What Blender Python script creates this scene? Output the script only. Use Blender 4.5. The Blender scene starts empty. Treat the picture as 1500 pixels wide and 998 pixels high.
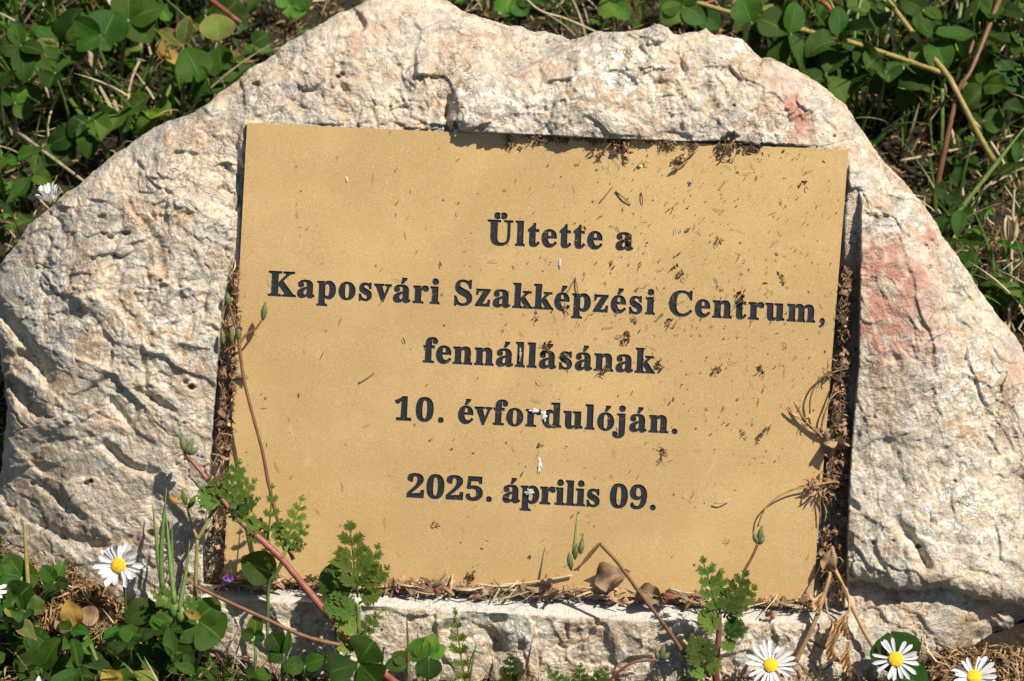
import bpy, math, random
import numpy as np
from mathutils import Vector, Matrix

# ------------------------------------------------------------------ frame
S = 0.4 / 1500.0            # metres per photo pixel on the plaque's plane
D = 3375.0                  # camera distance in the same pixels (0.9 m)
EL = math.radians(50)
cE, sE = math.cos(EL), math.sin(EL)
U = np.array([1.0, 0, 0]); V = np.array([0, sE, cE]); W = np.array([0, -cE, sE])
GW = -50.0                  # the ground passes this far behind the plaque's plane at the foot of the stone
OFF = np.array([0, 0, (501 * cE - GW * sE) * S])

def uvw(u, v, w):
    u = np.asarray(u, float)[..., None]; v = np.asarray(v, float)[..., None]; w = np.asarray(w, float)[..., None]
    return (u * U + v * V + w * W) * S + OFF
def at(px, py, w):
    """world point seen near (px, py) that stands w pixels in front of the plaque's plane"""
    px = np.asarray(px, float); py = np.asarray(py, float); w = np.asarray(w, float)
    k = (D - w) / D
    return uvw((px - 750) * k, (499 - py) * k, w)
def over(px, py, h):
    """world point on that line of sight h pixels above the ground"""
    a = 499 - np.asarray(py, float)
    w = (h + GW * sE - cE * (a + 501)) / (sE - cE * a / D)
    return at(px, py, w)
def W0(py): return -(np.asarray(py, float) - 533) * 0.1

sc = bpy.context.scene
COL = sc.collection
cam = bpy.data.cameras.new('camera'); camo = bpy.data.objects.new('camera', cam); COL.objects.link(camo)
camo.matrix_world = Matrix(((U[0], V[0], W[0], 0), (U[1], V[1], W[1], 0), (U[2], V[2], W[2], 0), (0, 0, 0, 1)))
camo.location = Vector(uvw(0, 0, D))
cam.sensor_width = 36; cam.lens = 36 * D * S / (1500 * S)
cam.clip_start = 0.02; cam.clip_end = 100
cam.dof.use_dof = True; cam.dof.focus_distance = D * S * 1.0; cam.dof.aperture_fstop = 20
sc.camera = camo

SUN = np.array([0.46, 0.60, 0.66]); SUN /= np.linalg.norm(SUN)
sund = SUN[0] * U + SUN[1] * V + SUN[2] * W
world = bpy.data.worlds.new('World'); sc.world = world; world.use_nodes = True
nt = world.node_tree; bg = nt.nodes['Background']; bg.inputs[1].default_value = 0.055
sky = nt.nodes.new('ShaderNodeTexSky'); sky.sky_type = 'NISHITA'; sky.sun_disc = False
sky.sun_elevation = math.asin(sund[2]); sky.sun_rotation = math.atan2(sund[0], sund[1])
nt.links.new(sky.outputs[0], bg.inputs[0])
sl = bpy.data.lights.new('sun', 'SUN'); sl.energy = 5.0; sl.angle = math.radians(0.53); sl.color = (1.0, 0.935, 0.82)
slo = bpy.data.objects.new('sun', sl); COL.objects.link(slo)
slo.rotation_euler = Vector(sund).to_track_quat('Z', 'Y').to_euler(); slo.location = (1, 0, 2)
sc.view_settings.view_transform = 'Standard'; sc.view_settings.look = 'None'
sc.view_settings.exposure = 0.32; sc.view_settings.gamma = 1
sc.cycles.max_bounces = 6; sc.cycles.transmission_bounces = 4

rng = np.random.default_rng(7); random.seed(7)
R = random.uniform

# ------------------------------------------------------------------ objects
def tag(o, label=None, cat=None, group=None, kind=None):
    if label: o['label'] = label
    if cat: o['category'] = cat
    if group: o['group'] = group
    if kind: o['kind'] = kind
    return o
def nrm(v):
    v = np.asarray(v, float); return v / (np.linalg.norm(v) + 1e-12)

class MB:
    """collects vertices, faces, uvs and a per-point shade value"""
    def __init__(s): s.v = []; s.f = []; s.uv = []; s.n = 0; s.c = []
    def add(s, v, f, uv=None, c=None):
        v = np.asarray(v, float); k = len(v)
        s.v.append(v); s.f += [tuple(i + s.n for i in q) for q in f]
        s.uv.append(np.zeros((k, 2)) if uv is None else np.asarray(uv, float))
        s.c.append(np.full(k, R(0, 1) if c is None else c)); s.n += k
    def build(s, name, mat, parent=None, base=None, smooth=True):
        v = np.concatenate(s.v); base = np.zeros(3) if base is None else np.asarray(base, float)
        me = bpy.data.meshes.new(name); me.from_pydata((v - base).tolist(), [], s.f)
        uv = np.concatenate(s.uv); c = np.concatenate(s.c)
        idx = np.empty(len(me.loops), np.int32); me.loops.foreach_get('vertex_index', idx)
        l = me.uv_layers.new(name='UVMap'); l.data.foreach_set('uv', uv[idx].astype(np.float32).ravel())
        a = me.attributes.new('tone', 'FLOAT', 'POINT'); a.data.foreach_set('value', c.astype(np.float32))
        for m in (mat if isinstance(mat, (list, tuple)) else [mat]): me.materials.append(m)
        if smooth: me.polygons.foreach_set('use_smooth', np.ones(len(me.polygons), bool))
        me.update()
        o = bpy.data.objects.new(name, me); COL.objects.link(o)
        if parent is not None: o.parent = parent
        else: o.location = Vector(base)
        return o
def empty(name, base, label, cat, group=None):
    o = bpy.data.objects.new(name, None); o.empty_display_size = 0.005; COL.objects.link(o)
    o.location = Vector(base); return tag(o, label, cat, group)

def spline(P, n):
    """Catmull-Rom through the points P"""
    P = np.asarray(P, float)
    if len(P) == 2: t = np.linspace(0, 1, n)[:, None]; return P[0] * (1 - t) + P[1] * t
    Q = np.vstack([2 * P[0] - P[1], P, 2 * P[-1] - P[-2]]); out = []
    for t in np.linspace(0, len(P) - 1 - 1e-9, n):
        i = int(t); x = t - i; a, b, c, d = Q[i:i + 4]
        out.append(0.5 * ((2 * b) + (c - a) * x + (2 * a - 5 * b + 4 * c - d) * x * x + (-a + 3 * b - 3 * c + d) * x ** 3))
    return np.array(out)
def tube(mb, P, r, sides=6, n=None, flat=1.0, c=None, jit=0.0):
    """a round stem along P; r in photo pixels (single, or one value per end / per control point)"""
    P = spline(P, n or max(4, 3 * len(P))); n = len(P)
    r = np.interp(np.linspace(0, 1, n), np.linspace(0, 1, len(np.atleast_1d(r))), np.atleast_1d(r)) * S
    if jit: r = r * (1 + jit * rng.uniform(-1, 1, n))
    T = np.gradient(P, axis=0); T /= np.linalg.norm(T, axis=1)[:, None] + 1e-12
    a = nrm(np.cross(T[0], W if abs(T[0] @ W) < .9 else U)); V_ = []
    for i in range(n):
        a = nrm(a - T[i] * (a @ T[i])); b = np.cross(T[i], a)
        for k in range(sides):
            th = 2 * math.pi * k / sides
            V_.append(P[i] + r[i] * (math.cos(th) * a + flat * math.sin(th) * b))
    F = [(i * sides + k, i * sides + (k + 1) % sides, (i + 1) * sides + (k + 1) % sides, (i + 1) * sides + k)
         for i in range(n - 1) for k in range(sides)]
    F.append(tuple(range(sides))[::-1]); F.append(tuple((n - 1) * sides + k for k in range(sides)))
    uv = [(k / sides, i / (n - 1)) for i in range(n) for k in range(sides)]
    mb.add(V_, F, uv, c)
PROF = {
    'oval': lambda t: np.sin(np.pi * t ** 0.85) ** 0.62,
    'obov': lambda t: (np.sin(np.pi * np.clip(t, 0, 1) ** 1.45) ** 0.6),
    'lance': lambda t: np.sin(np.pi * t ** 0.7) ** 1.0,
    'heart': lambda t: (np.sin(np.pi * np.clip(t, 0, 1) ** 1.9 * 0.985 + 0.02) ** 0.62),
    'blade': lambda t: (1 - t ** 2.2) * (0.6 + 0.4 * np.minimum(1, t * 6)),
    'petal': lambda t: np.minimum(1, .42 + 1.0 * t) * (1 - np.clip((t - .82) / .18, 0, 1) ** 2.4 * .93),
}
def leaf(mb, base, tip, normal, width, prof='oval', fold=0.25, curl=0.1, wave=0.0, nu=7, nv=10, notch=0.0, c=None, twist=0.0, thick=0.0):
    """one leaf blade: base and tip in world space, width in photo pixels"""
    base = np.asarray(base, float); tip = np.asarray(tip, float)
    d = tip - base; L = np.linalg.norm(d); t = d / L
    nn = nrm(np.asarray(normal, float) - t * (np.asarray(normal, float) @ t)); b = np.cross(nn, t)
    V_ = []; uv = []; f = PROF[prof]; ph = R(0, 6)
    for i in range(nv + 1):
        y = i / nv; hw = float(f(np.array(min(max(y, 0.004), 0.996)))) * width * S / 2
        for j in range(nu + 1):
            x = 2 * j / nu - 1
            yy = y - notch * max(0, 1 - abs(x) * 1.6) * max(0, (y - .75) / .25) + notch * .0
            z = fold * abs(x) * hw - curl * L * (y - .5) ** 2 * 4 * .5 + wave * hw * math.sin(9 * y + ph + (2.2 if x > 0 else 0)) * abs(x)
            a = twist * y; bb = b * math.cos(a) + nn * math.sin(a); n2 = nn * math.cos(a) - b * math.sin(a)
            V_.append(base + t * (yy * L) + bb * (x * hw) + n2 * z); uv.append((j / nu, y))
    w = nu + 1
    F = [(i * w + j, i * w + j + 1, (i + 1) * w + j + 1, (i + 1) * w + j) for i in range(nv) for j in range(nu)]
    mb.add(V_, F, uv, c)
    if thick:
        k = len(V_); V2 = [v - nn * thick * S for v in V_]
        mb.add(V2, [q[::-1] for q in F], uv, mb.c[-1][0])

# ------------------------------------------------------------------ materials
def mat(name):
    m = bpy.data.materials.new(name); m.use_nodes = True; n = m.node_tree
    return m, n, n.nodes['Principled BSDF']
class N:
    """short hand for shader nodes"""
    def __init__(s, nt): s.nt = nt
    def n(s, t, **k):
        x = s.nt.nodes.new(t)
        for a, v in k.items(): setattr(x, a, v)
        return x
    def put(s, sock, v):
        if hasattr(v, 'is_linked'): s.nt.links.new(v, sock)
        elif v is not None: sock.default_value = v
    def co(s, kind='Object'): return s.n('ShaderNodeTexCoord').outputs[kind]
    def attr(s, name, out='Fac'): return s.n('ShaderNodeAttribute', attribute_name=name).outputs[out]
    def map(s, v, scale=(1, 1, 1), rot=(0, 0, 0), loc=(0, 0, 0)):
        x = s.n('ShaderNodeMapping'); s.put(x.inputs[0], v); x.inputs[1].default_value = loc; x.inputs[2].default_value = rot; x.inputs[3].default_value = scale
        return x.outputs[0]
    def noise(s, v, scale, detail=4, rough=.55, dist=0.0, out='Fac'):
        x = s.n('ShaderNodeTexNoise'); s.put(x.inputs['Vector'], v); x.inputs['Scale'].default_value = scale
        x.inputs['Detail'].default_value = detail; x.inputs['Roughness'].default_value = rough; x.inputs['Distortion'].default_value = dist
        return x.outputs[out]
    def voro(s, v, scale, feature='F1', out='Distance'):
        x = s.n('ShaderNodeTexVoronoi', feature=feature); s.put(x.inputs['Vector'], v); x.inputs['Scale'].default_value = scale
        return x.outputs[out]
    def ramp(s, v, stops):
        x = s.n('ShaderNodeValToRGB'); s.put(x.inputs[0], v); e = x.color_ramp.elements
        while len(e) < len(stops): e.new(0.5)
        for el, (p, c) in zip(e, stops):
            el.position = p; el.color = (c, c, c, 1) if not isinstance(c, (tuple, list)) else (*c, 1)
        return x.outputs[0]
    def mix(s, f, a, b, mode='MIX'):
        x = s.n('ShaderNodeMix', data_type='RGBA', blend_type=mode, clamp_factor=True)
        s.put(x.inputs[0], f)
        for sk, v in ((x.inputs[6], a), (x.inputs[7], b)):
            s.put(sk, (*v, 1) if isinstance(v, tuple) and len(v) == 3 else v)
        return x.outputs[2]
    def math(s, op, a, b=None, clamp=False):
        x = s.n('ShaderNodeMath', operation=op, use_clamp=clamp); s.put(x.inputs[0], a); s.put(x.inputs[1], b); return x.outputs[0]
    def bump(s, h, strength, dist, normal=None):
        x = s.n('ShaderNodeBump'); x.inputs['Strength'].default_value = strength; x.inputs['Distance'].default_value = dist
        s.put(x.inputs['Height'], h)
        if normal is not None: s.put(x.inputs['Normal'], normal)
        return x.outputs[0]

def leaf_mat(name, c1, c2, veins=0.25, trans=0.35, rough=0.55, edge=None, vein_col=None, spots=None, across=False):
    m, t, p = mat(name); g = N(t)
    tone = g.attr('tone'); co = g.co()
    uv = g.n('ShaderNodeUVMap').outputs[0]
    sep = g.n('ShaderNodeSeparateXYZ'); g.put(sep.inputs[0], uv); x, y = sep.outputs[0], sep.outputs[1]
    ax = g.math('ABSOLUTE', g.math('SUBTRACT', x, 0.5))
    col = g.mix(g.noise(co, 160, 3), c1, c2)
    col = g.mix(g.math('MULTIPLY', tone, 0.55), col, g.mix(0.5, c2, c1, 'MIX'))
    hs = g.n('ShaderNodeHueSaturation'); g.put(hs.inputs['Color'], col)
    g.put(hs.inputs['Value'], g.math('ADD', g.math('MULTIPLY', tone, 1.0), 0.5))
    g.put(hs.inputs['Hue'], g.math('ADD', g.math('MULTIPLY', g.math('FRACT', g.math('MULTIPLY', tone, 7.3)), 0.045), 0.462)); col = hs.outputs[0]
    # side veins: oblique lines away from the midrib
    ph = g.math('SUBTRACT', g.math('MULTIPLY', y, 60), g.math('MULTIPLY', ax, 55))
    vn = g.math('POWER', g.math('ABSOLUTE', g.math('SINE', ph)), 6)
    mid = g.math('SUBTRACT', 1.0, g.math('MULTIPLY', ax, 26), True)
    vc = vein_col or tuple(min(1, a * 1.9 + .02) for a in c2)
    col = g.mix(g.math('MULTIPLY', mid, min(1, veins * 2)), col, vc)
    col = g.mix(g.math('MULTIPLY', vn, veins * .35), col, vc)
    if edge:
        e = g.math('MAXIMUM', g.math('MULTIPLY', ax, 2), g.math('ABSOLUTE', g.math('SUBTRACT', g.math('MULTIPLY', y, 2), 1.0)))
        e = g.math('MULTIPLY', g.math('SUBTRACT', g.math('ADD', e, g.math('MULTIPLY', g.noise(co, 260, 3), 0.35)), 0.98), 6, True)
        col = g.mix(e, col, edge)
    if spots: col = g.mix(g.ramp(g.noise(co, 330, 4, .6), [(0.56, 0.0), (0.68, 1.0)]), col, spots)
    col = g.mix(g.ramp(g.noise(co, 900, 3), [(0.6, 0.0), (0.8, 0.18)]), col, (0.30, 0.27, 0.18))
    g.put(p.inputs['Base Color'], col); p.inputs['Roughness'].default_value = rough; p.inputs['Specular IOR Level'].default_value = .22
    h = g.math('ADD', g.math('MULTIPLY', vn, -0.5), g.math('ADD', g.math('MULTIPLY', mid, -1.0), g.noise(co, 700, 3)))
    g.put(p.inputs['Normal'], g.bump(h, 0.55, 0.0004))
    tr = g.n('ShaderNodeBsdfTranslucent'); g.put(tr.inputs[0], g.mix(1.0, col, (1.6, 1.5, 0.5), 'MULTIPLY'))
    ms = g.n('ShaderNodeMixShader'); ms.inputs[0].default_value = trans
    g.put(ms.inputs[1], p.outputs[0]); g.put(ms.inputs[2], tr.outputs[0])
    g.put(t.nodes['Material Output'].inputs[0], ms.outputs[0])
    return m
def stem_mat(name, c1, c2, rough=0.5, scale=350, trans=0.0, vary=0.6):
    m, t, p = mat(name); g = N(t); co = g.co(); tone = g.attr('tone')
    col = g.mix(g.ramp(g.noise(co, scale, 5, .65), [(0.35, 0.0), (0.65, 1.0)]), c1, c2)
    hs = g.n('ShaderNodeHueSaturation'); g.put(hs.inputs['Color'], col)
    g.put(hs.inputs['Value'], g.math('ADD', g.math('MULTIPLY', tone, vary), 1 - vary / 2))
    g.put(p.inputs['Base Color'], hs.outputs[0]); p.inputs['Roughness'].default_value = rough
    g.put(p.inputs['Normal'], g.bump(g.noise(co, scale * 4, 3), 0.4, 0.0003))
    if trans:
        tr = g.n('ShaderNodeBsdfTranslucent'); g.put(tr.inputs[0], hs.outputs[0])
        ms = g.n('ShaderNodeMixShader'); ms.inputs[0].default_value = trans
        g.put(ms.inputs[1], p.outputs[0]); g.put(ms.inputs[2], tr.outputs[0]); g.put(t.nodes['Material Output'].inputs[0], ms.outputs[0])
    return m
M = {}
M['clover'] = leaf_mat('clover_green', (0.017, 0.062, 0.004), (0.032, 0.094, 0.006), 0.34, 0.26)
M['clover_bright'] = leaf_mat('young_green', (0.075, 0.20, 0.025), (0.12, 0.26, 0.035), 0.22, 0.42)  # brighter yellow green variant for leaves, seedlings and buds
M['clover_sick'] = leaf_mat('fading_green', (0.10, 0.19, 0.03), (0.17, 0.22, 0.05), 0.3, 0.4, edge=(0.42, 0.20, 0.10), spots=(0.30, 0.20, 0.07))
M['clover_yellow'] = leaf_mat('yellow_leaf', (0.42, 0.30, 0.05), (0.55, 0.42, 0.10), 0.1, 0.4, edge=(0.35, 0.2, 0.08))
M['clover_pale'] = leaf_mat('pale_marked_green', (0.030, 0.085, 0.009), (0.052, 0.115, 0.016), 0.34, 0.28, spots=(0.10, 0.18, 0.05))
M['ribbed'] = leaf_mat('ribbed_green', (0.026, 0.072, 0.007), (0.045, 0.105, 0.011), 0.6, 0.32)
M['stork'] = leaf_mat('storksbill_green', (0.09, 0.175, 0.030), (0.15, 0.25, 0.05), 0.12, 0.35, rough=.6)
M['grass'] = leaf_mat('grass_green', (0.07, 0.16, 0.025), (0.12, 0.22, 0.045), 0.1, 0.35)
M['stem_green'] = stem_mat('stem_green', (0.09, 0.16, 0.03), (0.16, 0.22, 0.06))
M['stem_olive'] = stem_mat('stem_olive', (0.22, 0.19, 0.05), (0.34, 0.25, 0.09))
M['stem_red'] = stem_mat('stem_red', (0.17, 0.045, 0.025), (0.30, 0.10, 0.045))
M['stem_pink'] = stem_mat('stem_pink', (0.16, 0.048, 0.030), (0.26, 0.085, 0.055))
M['stem_brown'] = stem_mat('stem_brown', (0.15, 0.065, 0.03), (0.22, 0.11, 0.05))
M['straw'] = stem_mat('straw', (0.38, 0.30, 0.17), (0.60, 0.50, 0.32), 0.6, trans=.1)
M['litter'] = stem_mat('litter', (0.13, 0.062, 0.024), (0.44, 0.28, 0.13), 0.8, 500, vary=1.2)
M['moss'] = stem_mat('dry_moss', (0.09, 0.05, 0.025), (0.27, 0.16, 0.08), 0.85, 600, vary=1.3)
M['dry_leaf'] = stem_mat('dry_leaf', (0.30, 0.18, 0.10), (0.48, 0.32, 0.20), 0.7, 250, trans=.25)
M['pod'] = stem_mat('dry_pod', (0.42, 0.24, 0.10), (0.62, 0.42, 0.22), 0.6, 180, trans=.2)
M['bud'] = stem_mat('bud_green', (0.08, 0.15, 0.04), (0.16, 0.13, 0.06), 0.6, 500, trans=.15)
M['speck'] = stem_mat('speck', (0.05, 0.032, 0.015), (0.20, 0.13, 0.06), 0.85, 900, vary=1.2)
M['purple'] = stem_mat('purple_petal', (0.10, 0.03, 0.17), (0.22, 0.08, 0.30), 0.5, trans=.3)
M['lime'] = stem_mat('chalky_crust', (0.22, 0.20, 0.18), (0.78, 0.77, 0.74), 0.7, 1300)
M['chip'] = stem_mat('bark_chip', (0.14, 0.055, 0.028), (0.42, 0.27, 0.15), 0.8, 300, vary=1.1)

# ------------------------------------------------------------------ numpy fields
def hsh(i, j, k):
    h = (i * 374761393 + j * 668265263 + k * 2147483647 + 1013904223) & 0xFFFFFFFF
    h = ((h ^ (h >> 13)) * 1274126177) & 0xFFFFFFFF
    h = ((h ^ (h >> 16)) * 2246822519) & 0xFFFFFFFF
    return ((h ^ (h >> 15)) & 0xFFFFFF) / float(0x1000000)
def perlin(x, y, seed=0):
    i = np.floor(x).astype(np.int64); j = np.floor(y).astype(np.int64); fx = x - i; fy = y - j
    ux = fx ** 3 * (fx * (fx * 6 - 15) + 10); uy = fy ** 3 * (fy * (fy * 6 - 15) + 10)
    def g(a, b):
        t = hsh(i + a, j + b, seed) * 2 * np.pi
        return np.cos(t) * (fx - a) + np.sin(t) * (fy - b)
    return ((g(0, 0) * (1 - ux) + g(1, 0) * ux) * (1 - uy) + (g(0, 1) * (1 - ux) + g(1, 1) * ux) * uy) * 1.5
def fbm(x, y, oct=4, seed=0, gain=.5, ridged=False):
    r = 0; a = 1; t = 0
    for k in range(oct):
        n = perlin(x * 2 ** k + 17.3 * k, y * 2 ** k - 9.1 * k, seed + k)
        if ridged: n = 1 - 2 * np.abs(n)
        r = r + a * n; t += a; a *= gain
    return r / t
def facet(x, y, seed=0, sharp=14.0, tilt=1.0, off=.5):
    """chipped rock: every cell is a small tilted plane, neighbours meet at a worn edge"""
    i = np.floor(x).astype(np.int64); j = np.floor(y).astype(np.int64)
    ds = []; hs = []
    for a in (-1, 0, 1):
        for b in (-1, 0, 1):
            ii = i + a; jj = j + b
            dx = x - (ii + .1 + .8 * hsh(ii, jj, seed)); dy = y - (jj + .1 + .8 * hsh(ii, jj, seed + 1))
            th = hsh(ii, jj, seed + 2) * 2 * np.pi; m = tilt * (.3 + .7 * hsh(ii, jj, seed + 3))
            ds.append(np.sqrt(dx * dx + dy * dy)); hs.append(off * (hsh(ii, jj, seed + 4) * 2 - 1) + m * (np.cos(th) * dx + np.sin(th) * dy))
    dm = np.min(ds, axis=0); num = 0; den = 0
    for d, h in zip(ds, hs):
        w = np.exp(-sharp * (d - dm)); num = num + w * h; den = den + w
    return num / den
def sstep(a, b, x):
    t = np.clip((x - a) / (b - a), 0, 1); return t * t * (3 - 2 * t)
def seg_dist(X, Y, P):
    """distance to a polyline, and the nearest point"""
    best = np.full(X.shape, 1e9); nx = np.zeros(X.shape); ny = np.zeros(X.shape)
    for (a, b), (c, d) in zip(P[:-1], P[1:]):
        ex, ey = c - a, d - b; L = ex * ex + ey * ey + 1e-9
        t = np.clip(((X - a) * ex + (Y - b) * ey) / L, 0, 1); qx = a + t * ex; qy = b + t * ey
        q = np.hypot(X - qx, Y - qy); k = q < best
        best = np.where(k, q, best); nx = np.where(k, qx, nx); ny = np.where(k, qy, ny)
    return best, nx, ny
def inside(X, Y, P):
    c = np.zeros(X.shape, bool)
    for (a, b), (e, f) in zip(P, P[1:] + P[:1]):
        if b == f: continue
        k = ((Y < b) != (Y < f)) & (X < (e - a) * (Y - b) / (f - b) + a); c ^= k
    return c

# ------------------------------------------------------------------ the stone
OUT = [(0,388),(22,361),(40,331),(70,307),(95,285),(119,269),(135,251),(162,230),(189,211),(216,192),(243,178),(276,169),(305,151),(322,135),(349,116),(361,104),(374,95),(390,89),(409,70),(426,58),(442,51),(458,40),(477,31),(493,20),(512,13),(537,0),(560,-7),(620,-10),(648,-1),(661,3),(677,16),(699,23),(713,27),(735,35),(762,39),(781,46),(800,46),(819,51),(835,58),(851,54),(876,46),(916,47),(943,42),(965,35),(978,40),(987,50),(997,50),(1024,46),(1035,42),(1046,51),(1060,51),(1087,58),(1100,72),(1116,85),(1130,86),(1154,95),(1178,108),(1208,127),(1240,154),(1262,189),(1289,230),(1324,266),(1343,288),(1365,315),(1381,345),(1405,377),(1443,436),(1465,466),(1489,493),(1500,517),(1530,560),(1575,640),(1605,740),(1600,830),(1560,895),(1500,926),(1480,941),(1450,956),(1380,963),(1357,976),(1325,1000),(1240,1022),(1100,1034),(900,1036),(700,1032),(500,1018),(300,985),(200,950),(130,925),(40,885),(-5,835),(-14,765),(1,690),(6,640),(10,600),(5,560),(-1,510),(-12,470),(-16,425)]
RECESS = [(353,286),(346,300),(337,390),(326,450),(313,600),(306,700),(298,800),(297,856),(372,864),(560,862),(750,870),(1000,886),(1200,894),(1236,892),(1240,850),(1243,740),(1248,640),(1258,530),(1260,400),(1262,300),(1258,274),(1246,276),(1236,228),(1112,222),(1110,214),(1072,206),(1000,208),(900,204),(800,199),(672,193),(668,203),(372,190),(362,280)]
CTRL = [  # (x, y, height above the plaque's plane) by eye from the photograph
 (-20,420,-120),(0,390,-110),(40,330,-80),(120,268,-60),(220,190,-55),(305,150,-50),(390,88,-60),(480,28,-80),(560,-8,-100),(650,0,-105),(735,34,-95),(820,50,-85),(916,46,-50),(1035,42,-45),(1110,84,-40),(1208,126,-45),(1289,229,-45),(1380,344,-45),(1465,465,-50),(1530,560,-55),(1605,740,-80),(1560,895,-90),(1450,956,-60),
 (60,400,-45),(150,330,-20),(240,240,-16),(330,200,-13),(345,280,-8),(300,330,0),(230,380,2),(150,440,2),(60,480,-35),(10,540,-82),(310,450,12),(280,550,16),(200,540,8),(120,560,-6),(50,620,-38),(20,700,-84),(290,650,14),(220,650,2),(150,680,-12),(80,740,-42),(280,760,10),(200,780,-10),(120,820,-36),(280,850,12),(200,880,-20),(40,850,-95),(130,920,-50),
 (370,160,-10),(450,110,-20),(450,170,-10),(550,180,-8),(550,100,-28),(550,40,-60),(620,150,-14),(650,175,-18),(640,90,-38),(640,40,-72),(720,60,-62),(710,105,-24),(790,75,-52),(830,82,-34),(850,85,-12),
 (690,150,10),(690,188,9),(780,140,8),(780,192,10),(860,110,4),(900,195,10),(900,90,-6),(960,140,6),(1000,200,10),(1000,90,-8),(1060,160,6),(1085,205,10),(1100,120,-10),(1130,210,-6),(1170,160,-12),(1220,220,-5),(1240,190,-20),(1255,250,-4),
 (1290,300,4),(1290,400,14),(1290,500,18),(1340,400,8),(1340,330,-6),(1400,450,2),(1400,560,12),(1290,600,20),(1290,700,22),(1380,700,16),(1450,600,-8),(1500,650,-25),(1500,760,-15),(1290,800,28),(1400,800,30),(1480,840,10),(1560,780,-50),
 (1260,900,8),(1300,930,16),(1400,910,6),(1450,920,-10),(1320,985,-10),(1250,1000,10),
 (320,890,14),(450,895,16),(600,898,18),(750,905,18),(900,912,18),(1050,918,18),(1180,918,16),(350,960,2),(500,960,12),(650,965,12),(800,970,16),(950,975,14),(1100,980,14),(500,1010,-10),(900,1030,-14),(300,975,-30)]
CREASE = [  # polyline, depth, width
 ([(-5,450),(20,478),(38,505),(70,540)],16,9),([(30,520),(50,532),(70,558)],14,7),([(18,560),(36,590),(54,606)],14,7),([(192,305),(207,325),(222,345),(234,358),(238,392)],6,7),([(155,650),(175,672),(200,684),(228,692)],11,6),([(160,588),(175,604),(190,622)],10,6),([(195,572),(220,580),(235,592),(256,602)],9,5),([(208,510),(213,545),(216,568)],6,4),
 ([(60,770),(100,790),(150,800)],9,7),([(60,710),(95,738),(120,760)],7,6),([(216,395),(219,420),(215,445)],5,3),([(657,145),(655,170),(656,195)],14,5),([(500,95),(497,115),(502,130)],7,6),([(545,160),(553,178),(552,186)],4,4),([(640,80),(642,92),(655,98)],4,3),
 ([(985,75),(995,85),(1000,103)],5,4),([(790,105),(793,115),(790,125)],7,5),([(1350,130),(1300,200)],2,6),
 ([(1330,782),(1345,805),(1358,832)],12,6),([(1262,545),(1280,600),(1300,650)],4,14),([(1310,760),(1330,784)],8,7),([(1440,905),(1460,925),(1495,935)],12,8),([(590,882),(600,905)],6,7),([(720,885),(728,905)],9,9),([(715,925),(735,945),(720,960)],16,10),([(830,925),(860,925),(880,935)],8,12),([(1430,935),(1470,925),(1500,905)],10,7)]
PITS = [(162,348,8,5),(185,342,9,6),(170,374,10,3),(192,366,6,3),(281,567,15,6),(272,560,9,5),(133,705,12,4),(126,708,8,4),(48,708,6,4),(148,318,6,6),(376,124,9,6),(495,113,8,4),(502,108,6,4),(667,183,10,6),(1072,200,14,9),(1060,205,8,6),(1222,200,5,3),(1365,352,6,3),(1356,360,5,3),(960,820,4,4),(1398,705,6,4),(1345,800,8,5),(234,412,5,4),(136,380,5,3),(270,620,5,3),(107,180,5,3),(1075,155,5,3),(1280,795,7,4),(1308,792,5,3)]

def rbf(pts, X, Y):
    P = np.array(pts, float); x = P[:, 0] / 500; y = P[:, 1] / 500
    def k(r2): return np.where(r2 > 0, r2 * np.log(r2 + 1e-12) * .5, 0)
    n = len(P); A = np.zeros((n + 3, n + 3)); A[:n, :n] = k((x[:, None] - x) ** 2 + (y[:, None] - y) ** 2) + np.eye(n) * 0.004
    A[:n, n] = 1; A[:n, n + 1] = x; A[:n, n + 2] = y; A[n:, :n] = A[:n, n:].T
    c = np.linalg.solve(A, np.concatenate([P[:, 2], [0, 0, 0]]))
    r = c[n] + c[n + 1] * X / 500 + c[n + 2] * Y / 500
    for q in range(n): r = r + c[q] * k((X / 500 - x[q]) ** 2 + (Y / 500 - y[q]) ** 2)
    return r
def bil(F, x0, y0, st, X, Y):
    gx = (X - x0) / st; gy = (Y - y0) / st
    i = np.clip(gx.astype(int), 0, F.shape[1] - 2); j = np.clip(gy.astype(int), 0, F.shape[0] - 2); fx = gx - i; fy = gy - j
    return (F[j, i] * (1 - fx) + F[j, i + 1] * fx) * (1 - fy) + (F[j + 1, i] * (1 - fx) + F[j + 1, i + 1] * fx) * fy

cgx, cgy = np.meshgrid(np.arange(-120, 1761, 12.), np.arange(-120, 1161, 12.))
MACRO = rbf(CTRL, cgx, cgy)
def macro(X, Y): return bil(MACRO, -120, -120, 12., X, Y)

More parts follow.
